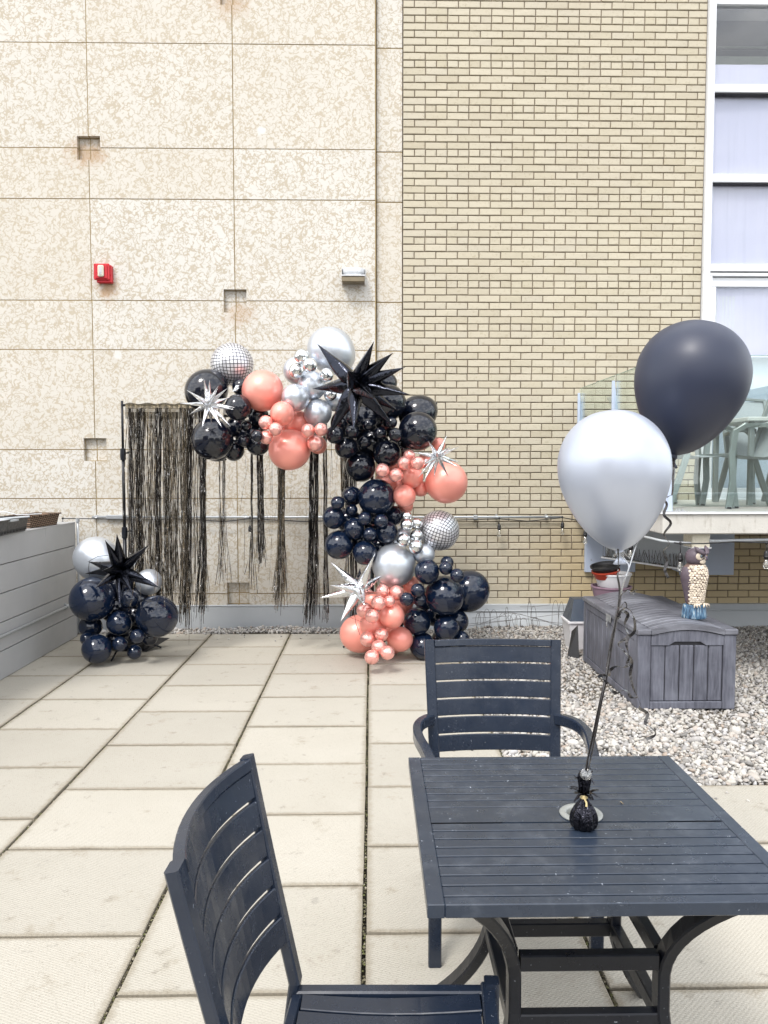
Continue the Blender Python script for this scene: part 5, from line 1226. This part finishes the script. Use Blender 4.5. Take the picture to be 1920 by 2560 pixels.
# ================================================================== dining chairs and table
def dining_chair(name, M, label, arms, rec=.085, bow=.022, sb=.2275, sf=.248):
    e = bpy.data.objects.new(name, None); link(e, None, M); tag(e, label, 'chair', 'dark slatted metal chairs at the table')
    T = lambda *a: M @ Vector(a)
    up = (M.to_3x3() @ Vector((0,rec/.5,1))).normalized(); sd = (M.to_3x3() @ Vector((1,0,0)))
    ZT = .94
    bk = lambda z: .205+(z-.43)*(rec/.50)+.010*math.sin((z-.43)*3)     # y of the back plane at height z
    wx = lambda z: sb+(z-.43)*((.245-sb)/.50)
    for s in (-1, 1):
        m = MB(); pts = [(s*.245, .315, 0), (s*(sb+.010), .262, .15), (s*(sb+.003), .222, .30), (s*wx(.43), bk(.43), .43)]+[(s*wx(z), bk(z), z) for z in (.52,.62,.72,.82,.88,ZT)]
        m.beam([T(*p) for p in pts], .026, .040, sd, c=.004); mk('back_post', m, M_CHAIR, e)
    def slat(zc, h, name, th=.013, a=.965, yo=0):
        m = MB(); pts = []; ups = []
        for i in range(15):
            u = -1+2*i/14; x = u*(wx(zc)-.019)*1.0; pts.append(T(x, bk(zc)-.002+yo+bow*(1-u*u), zc)); ups.append(up)
        m.beam(pts, th, h, ups, c=.0025); mk(name, m, M_CHAIR, e)
    slat(ZT-.013, .026, 'top_rail', .024)
    for k in range(6):
        zz = ZT-.0275-.031-k*.0655+.001
        slat(zz, .0605, 'slat', .012)
    # seat
    ZS_ = .412
    def rail(p, q, w_, h_, nm): m = MB(); m.beam([T(*p), T(*q)], w_, h_, c=.004); mk(nm, m, M_CHAIR, e)
    rail((-sf+.016,-.225,ZS_-.016), (-sb+.006,.20,ZS_-.016), .030, .040, 'seat_rail'); rail((sf-.016,-.225,ZS_-.016), (sb-.006,.20,ZS_-.016), .030, .040, 'seat_rail')
    rail((-sf,-.238,ZS_-.014), (sf,-.238,ZS_-.014), .034, .044, 'seat_rail'); rail((-sb+.015,.198,ZS_-.018), (sb-.015,.198,ZS_-.018), .026, .034, 'seat_rail')
    n = 7; wd = (.434-.0)/n
    for i in range(n):
        m = MB(); u0 = -1+2*(i+.5)/n; pts = []; scs = []
        for k in range(7):
            t = k/6; hw = (sf-.033)*(1-t)+(sb-.023)*t; pts.append(T(u0*hw, -.218+.40*t, ZS_-.002-.010*math.sin(math.pi*t))); scs.append(hw/(sf-.033))
        m.beam(pts, 2*(sf-.033)/n-.0065, .016, c=.002, scales=scs); mk('seat_slat', m, M_CHAIR, e)
    m = MB(); m.add([T(-sf+.03,-.22,ZS_-.026), T(sf-.03,-.22,ZS_-.026), T(sb-.02,.19,ZS_-.026), T(-sb+.02,.19,ZS_-.026)]+[T(-sf+.03,-.22,ZS_-.031), T(sf-.03,-.22,ZS_-.031), T(sb-.02,.19,ZS_-.031), T(-sb+.02,.19,ZS_-.031)], [(0,1,2,3),(7,6,5,4)]); mk('under_pan', m, M_METAL, e)
    for s in (-1, 1):
        m = MB()
        if arms:
            pts = [(s*.262, -.252, 0), (s*.262, -.252, .40), (s*.262, -.250, .575)]
            m.beam([T(*p) for p in pts], .030, .042, sd, c=.004); mk('leg', m, M_CHAIR, e)
            m = MB(); pts = [(s*.243, .238, .645), (s*.262, .205, .652), (s*.290, .15, .655), (s*.303, .08, .655), (s*.300, 0, .65), (s*.283, -.10, .645), (s*.268, -.19, .63), (s*.262,-.235, .60), (s*.262, -.251, .56)]
            # smooth it
            P = [Vector(p) for p in pts]; sm = []
            for i in range(len(P)-1):
                p0, p1, p2, p3 = P[max(i-1,0)], P[i], P[i+1], P[min(i+2, len(P)-1)]
                for t in (0, .25, .5, .75): sm.append(.5*((2*p1)+(p2-p0)*t+(2*p0-5*p1+4*p2-p3)*t*t+(3*p1-p0-3*p2+p3)*t**3))
            sm.append(P[-1]); ups = [(M.to_3x3() @ Vector((0, -.9*max(0, (.66-p.z)*12-.3), 1))).normalized() for p in sm]
            m.beam([T(*p) for p in sm], .032, .042, ups, c=.005); mk('armrest', m, M_CHAIR, e)
        else:
            m.beam([T(s*(sf-.002),-.246,0), T(s*(sf-.002),-.246,ZS_+.014)], .034, .034, sd, c=.004); mk('leg', m, M_CHAIR, e)
    return e
dining_chair('dining_chair', Matrix.Translation((.468, 2.645, 0)) @ Matrix.Rotation(R_(-.5), 4, 'Z'), 'dark slatted metal armchair facing over the far edge of the table', True)
dining_chair('dining_chair', Matrix.Translation((.010, 1.478, 0)) @ Matrix.Rotation(R_(85), 4, 'Z'), 'dark slatted metal chair without armrests, side-on, its seat under the table', False, .105, .042, .212, .252)

TB = empty('patio_table', (.52, 1.91, 0), 'square charcoal metal patio table with grooved top and curved legs', 'table')
tx0, tx1, ty0, ty1, TZ = .1135, .9195, 1.514, 2.312, .72
bw_ = .036
for (a, b, c_, d_) in ((tx0, tx0+bw_, ty0, ty1), (tx1-bw_, tx1, ty0, ty1)):
    m = MB(); m.cbox(a, b, c_, d_, TZ-.03, TZ-.0004, .0015); mk('edge_rail', m, M_TABLE, TB)
for (c_, d_) in ((ty0, ty0+.0285), (ty1-.016, ty1)):
    m = MB(); m.cbox(tx0+bw_+.0002, tx1-bw_-.0002, c_, d_, TZ-.03, TZ-.0004, .002); mk('edge_rail', m, M_TABLE, TB)
gl_ = [1.5445+.0410*i for i in range(9)]+[1.962+.0416*i for i in range(9)]
gl_[8] = 1.8735
sx0, sx1 = tx0+bw_+.0003, tx1-bw_-.0003
for a, b in zip(gl_[:-1], gl_[1:]):
    if abs(a-1.8735) < .001: continue
    m = MB(); m.cbox(sx0, sx1, a+.0026, b-.0026, TZ-.014, TZ-.0006, .0016); mk('slat', m, M_TABLE, TB)
# centre slat with the umbrella hole
m = MB(); zb_, zt_ = TZ-.030, TZ-.027
m.box(sx0, sx1, ty0+.03, 1.876, zb_, zt_); m.box(sx0, sx1, 1.956, ty1-.018, zb_, zt_); m.box(sx0, .497, 1.876, 1.956, zb_, zt_); m.box(.579, sx1, 1.876, 1.956, zb_, zt_); mk('under_panel', m, M_BLACKP, TB)
hx, hy = .538, 1.916; m = MB(); a, b = 1.8735+.0026, 1.962-.0026; n = 32; rr0 = .038; vs = []; 
for k in range(n):
    t = 2*math.pi*k/n; c_, s_ = math.cos(t), math.sin(t); vs.append((hx+rr0*c_, hy+rr0*s_, TZ-.0006))
for k in range(n):
    t = 2*math.pi*k/n; c_, s_ = math.cos(t), math.sin(t); kx = 1e9 if abs(c_) < 1e-6 else ((sx1-hx) if c_ > 0 else (hx-sx0))/abs(c_); ky = 1e9 if abs(s_) < 1e-6 else ((b-hy) if s_ > 0 else (hy-a))/abs(s_); q_ = min(kx, ky); vs.append((hx+q_*c_, hy+q_*s_, TZ-.0006))
for k in range(2*n): vs.append((vs[k][0], vs[k][1], TZ-.014))
fs = [(k, n+k, n+(k+1) % n, (k+1) % n) for k in range(n)]+[(2*n+(k+1) % n, 3*n+(k+1) % n, 3*n+k, 2*n+k) for k in range(n)]+[(n+k, 3*n+k, 3*n+(k+1) % n, n+(k+1) % n) for k in range(n)]+[(k, (k+1) % n, 2*n+(k+1) % n, 2*n+k) for k in range(n)]
# fill slivers at the four corners
cs = [(sx0,a),(sx1,a),(sx1,b),(sx0,b)]; m.add(vs, fs)
for (cx_, cy_) in cs:
    cand_ = [v for v in vs[n:2*n]]; lx = min((v for v in cand_ if abs(v[0]-cx_) < 1e-6), key=lambda v: abs(v[1]-cy_), default=None); ly = min((v for v in cand_ if abs(v[1]-cy_) < 1e-6), key=lambda v: abs(v[0]-cx_), default=None)
    if lx and ly:
        tri = [(cx_, cy_, TZ-.0006), lx, ly]; nn = (Vector(tri[1])-Vector(tri[0])).cross(Vector(tri[2])-Vector(tri[0]))
        m.add(tri if nn.z > 0 else tri[::-1], [(0,1,2)])
mk('centre_slat', m, M_TABLE, TB)
m = MB(); Mh = Matrix.Translation((hx, hy, TZ)); ring = [(.0355,-.032),(.0375,-.032),(.0375,-.0003),(.0545,.0003),(.055,.003),(.052,.0055),(.042,.0062),(.0375,.005),(.0355,.001)]
vs = []; n = 40
for (r_, z_) in ring:
    for j in range(n): t = 2*math.pi*j/n; vs.append(Mh @ Vector((r_*math.cos(t), r_*math.sin(t), z_)))
k = len(ring); m.add(vs, [(i*n+j, i*n+(j+1) % n, ((i+1) % k)*n+(j+1) % n, ((i+1) % k)*n+j) for i in range(k) for j in range(n)]); mk('umbrella_ring', m, M_RINGW, TB, True)
for x in (.32, .72):   # hidden cross members carrying the slats
    m = MB(); m.cbox(x-.015, x+.015, ty0+.03, ty1-.02, TZ-.045, TZ-.0305, .003); mk('cross_member', m, M_METAL, TB)
tcx, tcy = .518, 1.945
ro = lambda z: .178+(max(0, z-.40)/.29)**1.75*.165+(max(0, .31-z)/.31)**1.55*.135
for sx in (-1, 1):
    for sy in (-1, 1):
        pts = [(tcx+sx*ro(z), tcy+sy*ro(z), z) for z in [.69*i/22 for i in range(23)]]
        m = MB(); upv = Vector((sy*1.0, -sx*1.0, 0)).normalized(); m.beam(pts, .030, .046, Vector((0,1,0)), c=.004); mk('leg', m, M_METAL, TB)
for z in (.434, .288):
    for sy in (-1, 1):
        m = MB(); m.beam([(tcx-.165, tcy+sy*.182, z), (tcx+.165, tcy+sy*.182, z)], .030, .040, c=.003); mk('stretcher', m, M_METAL, TB)
        m = MB(); m.beam([(tcx+sy*.180, tcy-.160, z), (tcx+sy*.180, tcy+.160, z)], .030, .040, c=.003); mk('stretcher', m, M_METAL, TB)

LF = tag(mk('dry_leaf', MB().add([pz(1552,2003,TZ+.0015), pz(1558,2011,TZ+.0015), pz(1559,2010,TZ+.005), pz(1550,2003,TZ+.004)], [(0,1,2,3)]), simple('straw leaf', (.5,.36,.18), .7, bump=0)), 'tiny straw-coloured dry leaf lying on the tabletop', 'leaf')

# ================================================================== table-top balloons
def lerp_prof(pr, n=40):
    """Catmull-Rom through (r, z) points"""
    P = [Vector((a, b, 0)) for a, b in pr]; o = []
    for i in range(len(P)-1):
        p0, p1, p2, p3 = P[max(i-1,0)], P[i], P[i+1], P[min(i+2, len(P)-1)]
        for k in range(5): t = k/5; v = .5*((2*p1)+(p2-p0)*t+(2*p0-5*p1+4*p2-p3)*t*t+(3*p1-p0-3*p2+p3)*t**3); o.append((max(v.x, .0004), v.y))
    o.append((max(P[-1].x, .0004), P[-1].y)); return o
HP = [(.003,1.0),(.32,.955),(.60,.81),(.83,.57),(.965,.27),(1.0,-.02),(.965,-.33),(.855,-.66),(.69,-.98),(.49,-1.24),(.28,-1.42),(.12,-1.50),(.055,-1.53)]
def helium(name, label, knot, topc, Rr, m_):
    e = empty(name, tuple(knot), label, 'balloon', 'helium balloons tied to the table weight')
    axis = (topc-knot); H_ = axis.length; sc = H_/2.55; rot = axis.normalized().to_track_quat('Z', 'Y').to_matrix().to_4x4()
    T = Matrix.Translation(knot) @ rot @ Matrix.Translation((0,0,1.53*sc)) @ Matrix.Diagonal((Rr, Rr, sc, 1))
    m = MB(); m.lathe(lerp_prof(HP)[::-1], 72, T); mk('latex_body', m, m_, e, True)
    T2 = Matrix.Translation(knot) @ rot @ Matrix.Scale(1.35, 4)
    m = MB(); m.lathe([(.010,-.026),(.012,-.024),(.006,-.015),(.0045,-.011),(.0075,-.007),(.0085,-.002),(.007,.003),(.008,.008)], 16, T2, lambda a, t: 1+.25*math.sin(3*a)*(t < .3)); mk('knot', m, m_, e, True)
    return e
YA = 1.97; k1_ = py(1549, 1377, YA); t1_ = py(1524, 1022, YA)
helium('helium_balloon', 'pearl silver helium balloon floating over the table, in front of the balcony', k1_, t1_, 137.5*((py(1533,1180,YA)-_C).dot(_F))/1920, M_HSIL)
YK = 2.16; k2_ = py(1684, 1138, YK); t2_ = py(1762, 803, YK)
helium('helium_balloon', 'matte navy-black helium balloon touching the silver one, higher up', k2_, t2_, 137*((py(1728,950,YK)-_C).dot(_F))/1920, M_HBLK)

BG = empty('balloon_weight', (.52, 1.81, TZ), 'small black foil-wrapped balloon weight with tassels on the table by the umbrella hole', 'balloon weight')
M_FOILB = foil('crumpled black foil', (.03, .03, .038), .15, 45, .45)
q = pz(1466, 2080, TZ); wx_, wy_ = q.x, q.y+.024
rw = random.Random(31); ph_ = [rw.random()*6.3 for _ in range(6)]
def plt(a, t): return 1+(.05+.10*t)*math.sin(9*a+ph_[0])*(t > .12)+.035*math.sin(5*a+ph_[1]+t*3)+.03*math.sin(15*a+ph_[2])
m = MB(); m.lathe(lerp_prof([(.018,0),(.027,.002),(.0315,.012),(.032,.026),(.028,.042),(.0195,.056),(.0115,.068),(.0075,.076)]), 54, Matrix.Translation((wx_, wy_, TZ)), plt); mk('wrap', m, M_FOILB, BG, True)
m = MB(); m.lathe([(.008,.073),(.0098,.076),(.0095,.081),(.008,.084)], 16, Matrix.Translation((wx_-.001, wy_, TZ))); m.beam([(wx_-.002,wy_-.009,TZ+.078),(wx_+.002,wy_-.014,TZ+.068),(wx_+.001,wy_-.017,TZ+.060)], .005, .002); mk('tie', m, simple('straw yellow tie', (.62,.5,.25), .5, bump=0), BG)
m = MB(); m.lathe(lerp_prof([(.008,.083),(.012,.095),(.014,.11),(.0155,.125),(.013,.136)]), 30, Matrix.Translation((wx_, wy_, TZ)), plt)
for i in range(46):
    a = rw.uniform(0, 6.3); z0 = rw.choice([.086, .09, .118, .128, .135]); Lq = rw.uniform(.018, .036) if z0 < .1 else rw.uniform(.008, .017); w_ = rw.uniform(.002, .0045)
    c_, s_ = math.cos(a), math.sin(a); dz = rw.uniform(-.02, .012); p0 = Vector((wx_+c_*.009, wy_+s_*.009, TZ+z0)); p1 = p0+Vector((c_*Lq*.5, s_*Lq*.5, dz*.3+.004)); p2 = p0+Vector((c_*Lq, s_*Lq, dz))
    sd_ = Vector((-s_, c_, 0))*w_; m.add([p0-sd_, p0+sd_, p1+sd_*1.1, p1-sd_*1.1, p2+sd_, p2-sd_], [(0,1,2,3),(3,2,4,5)])
mk('tassel', m, M_FOILB, BG)
m = MB(); dc = py(1465, 1936, wy_-.016); m.lathe([(.0045,-.0006),(.0135,-.0006),(.0142,0),(.0135,.0006),(.0045,.0006)], 30, Matrix.Translation(dc) @ Matrix.Rotation(R_(72), 4, 'X')); mk('clear_disc', m, M_BULB, BG, True)
# ribbons
RB = empty('balloon_ribbon', (.52, 1.8, TZ+.15), 'long black curling ribbons tying both balloons to the table weight', 'ribbon')
M_RIB = simple('black curling ribbon', (.05,.046,.045), .22, .5, var=.3, vs=60, bump=0, Coat_Weight=.4)
M_RIBC = simple('clear silver ribbon', (.42,.43,.45), .25, .6, var=.2, vs=60, bump=0)
def ribbon(pts, w_, name, mt, twist=3., ph=0., sub=6):
    P = [py(*p) for p in pts]; sm = []
    for i in range(len(P)-1):
        p0, p1, p2, p3 = P[max(i-1,0)], P[i], P[i+1], P[min(i+2, len(P)-1)]
        for k in range(sub): t = k/sub; sm.append(.5*((2*p1)+(p2-p0)*t+(2*p0-5*p1+4*p2-p3)*t*t+(3*p1-p0-3*p2+p3)*t**3))
    sm.append(P[-1]); m = MB(); vs = []; n = len(sm)
    for i, p in enumerate(sm):
        tg = (sm[min(i+1,n-1)]-sm[max(i-1,0)]).normalized(); s1 = tg.cross(Vector((0,1,0)))
        s1 = s1.normalized() if s1.length > .05 else Vector((1,0,0)); s2 = tg.cross(s1); a = ph+twist*i/n
        d_ = (s1*math.cos(a)+s2*math.sin(a))*w_/2; th = tg.cross(d_).normalized()*.0003
        vs += [p-d_-th, p+d_-th, p+d_+th, p-d_+th]
    fs = []
    for i in range(n-1):
        for j in range(4): fs.append((4*i+j, 4*i+(j+1) % 4, 4*i+4+(j+1) % 4, 4*i+4+j))
    m.add(vs, fs); mk(name, m, mt, RB)
yw = wy_-.012
for dx, tw, w_ in ((0, 2.5, .0055), (7, 1.2, .0075), (3, 4, .0045)):
    ribbon([(1465+dx*.2,1940,yw),(1468+dx,1905,yw),(1480+dx,1845,yw+.02),(1497+dx*.8,1760,yw+.04),(1512+dx*.6,1690,yw+.06),(1526+dx*.5,1610,yw+.08),(1540+dx*.4,1540,yw+.1),(1550+dx*.1,1490,yw+.12)], w_, 'strand', M_RIB, tw, dx*.2)
ribbon([(1550,1490,yw+.12),(1559,1455,1.93),(1572,1418,1.94),(1562,1398,1.95),(1549,1380,YA)], .004, 'strand', M_RIBC, .5, .2)
ribbon([(1551,1490,yw+.12),(1563,1445,1.93),(1574,1415,1.95),(1588,1370,1.98),(1601,1340,2.0),(1640,1250,2.12),(1672,1170,2.16),(1684,1142,YK)], .0042, 'strand', M_RIBC, 1.0, .1)
ribbon([(1684,1145,YK-.01),(1683,1175,2.12),(1681,1231,2.11),(1674,1240,2.10),(1660,1247,2.11),(1667,1262,2.12),(1660,1287,2.11),(1677,1308,2.1),(1660,1336,2.12),(1674,1360,2.1),(1658,1378,2.11),(1668,1402,2.12),(1662,1425,2.11),(1671,1445,2.1)], .0078, 'curl', M_RIB, 7, .3)
ribbon([(1545,1372,YA-.05),(1546,1420,1.93),(1544,1440,1.92),(1549,1475,1.92),(1546,1520,1.92),(1551,1545,1.92)], .005, 'curl', M_RIB, 5, .9)
ribbon([(1551,1489,yw+.1),(1566,1476,1.9),(1580,1483,1.88),(1590,1476,1.9)], .0078, 'curl', M_RIB, 4, .3)
ribbon([(1551,1520,1.9),(1562,1505,1.88),(1566,1520,1.9),(1553,1527,1.88),(1545,1545,1.9),(1560,1520,1.92),(1577,1528,1.9),(1585,1545,1.88),(1586,1578,1.9),(1566,1596,1.92),(1547,1610,1.9),(1562,1630,1.88),(1579,1652,1.9),(1576,1685,1.92),(1582,1716,1.9),(1600,1757,1.88),(1598,1770,1.9),(1619,1784,1.92),(1613,1807,1.9),(1625,1818,1.88),(1638,1829,1.9),(1634,1840,1.92),(1616,1848,1.9)], .0078, 'curl', M_RIB, 16, .5)
ribbon([(1540,1545,1.9),(1552,1528,1.88),(1570,1536,1.9),(1562,1560,1.92),(1570,1585,1.9),(1566,1612,1.88),(1572,1640,1.9),(1568,1660,1.9)], .0078, 'curl', M_RIB, 9, .9)
ribbon([(1576,1658,1.9),(1562,1668,1.88),(1540,1666,1.9),(1525,1676,1.92),(1522,1690,1.9),(1508,1688,1.88),(1497,1692,1.9),(1508,1700,1.9)], .0078, 'curl', M_RIB, 8, .4)
ribbon([(1512,1700,1.87),(1524,1722,1.88),(1541,1732,1.9),(1555,1726,1.88),(1569,1729,1.9),(1577,1742,1.9),(1592,1744,1.88)], .0078, 'curl', M_RIB, 7, .8)
m = MB()
for i in range(6):
    a = i*1.05; q = py(1549, 1383, YA-.01); d_ = Vector((math.cos(a)*.016, -.008, math.sin(a)*.008-.004)); m.add([q, q+d_+Vector((0,0,.004)), q+d_*1.3, q+d_-Vector((0,0,.005))], [(0,1,2,3)])
mk('foil_bow', m, F_SILVER, RB)

# ================================================================== the terrace's far side and the city, mirrored in the balloons
PW = empty('parapet_wall', (0, -4.5, 0), 'low concrete parapet closing the terrace opposite the stone wall', 'wall')
m = MB(); m.cbox(-9, 9, -4.7, -4.45, -.04, 1.05, .01); mk('wall', m, M_CONC, PW)
m = MB(); m.cbox(-9, 9, -4.76, -4.39, 1.052, 1.10, .008); mk('coping', m, M_FLASH, PW)
M_B1 = simple('brown office facade', (.16,.125,.10), .8, bump=0); M_B2 = simple('grey office facade', (.22,.22,.22), .8, bump=0); M_WD = simple('dark office glass', (.03,.035,.045), .15, 0, bump=0)
def tower(x, y, w_, d_, h, mt, label):
    e = empty('office_building', (x, y, -14), label, 'building')
    m = MB(); m.box(x-w_/2, x+w_/2, y-d_/2, y+d_/2, -14, h); mk('walls', m, mt, e)
    m = MB(); z = -10
    while z < h-2.5:
        xx = x-w_/2+1
        while xx < x+w_/2-1.5: m.box(xx, xx+1.6, y+d_/2, y+d_/2+.05, z, z+1.7); xx += 2.6
        z += 3.3
    o = mk('windows', m, M_WD, e); o['kind'] = 'stuff'
    m = MB(); m.box(x-w_/2-.2, x+w_/2+.2, y-d_/2-.2, y+d_/2+.2, h+.001, h+.5); mk('roof', m, M_B2, e)
tower(-26, -42, 24, 16, 15, M_B1, 'brown office block across the street, mirrored in the balloons')
tower(6, -70, 30, 16, 9, M_B2, 'grey office block far across the street, mirrored in the balloons')
tower(40, -48, 22, 18, 7, M_B1, 'low brown office block across the street, mirrored in the balloons')
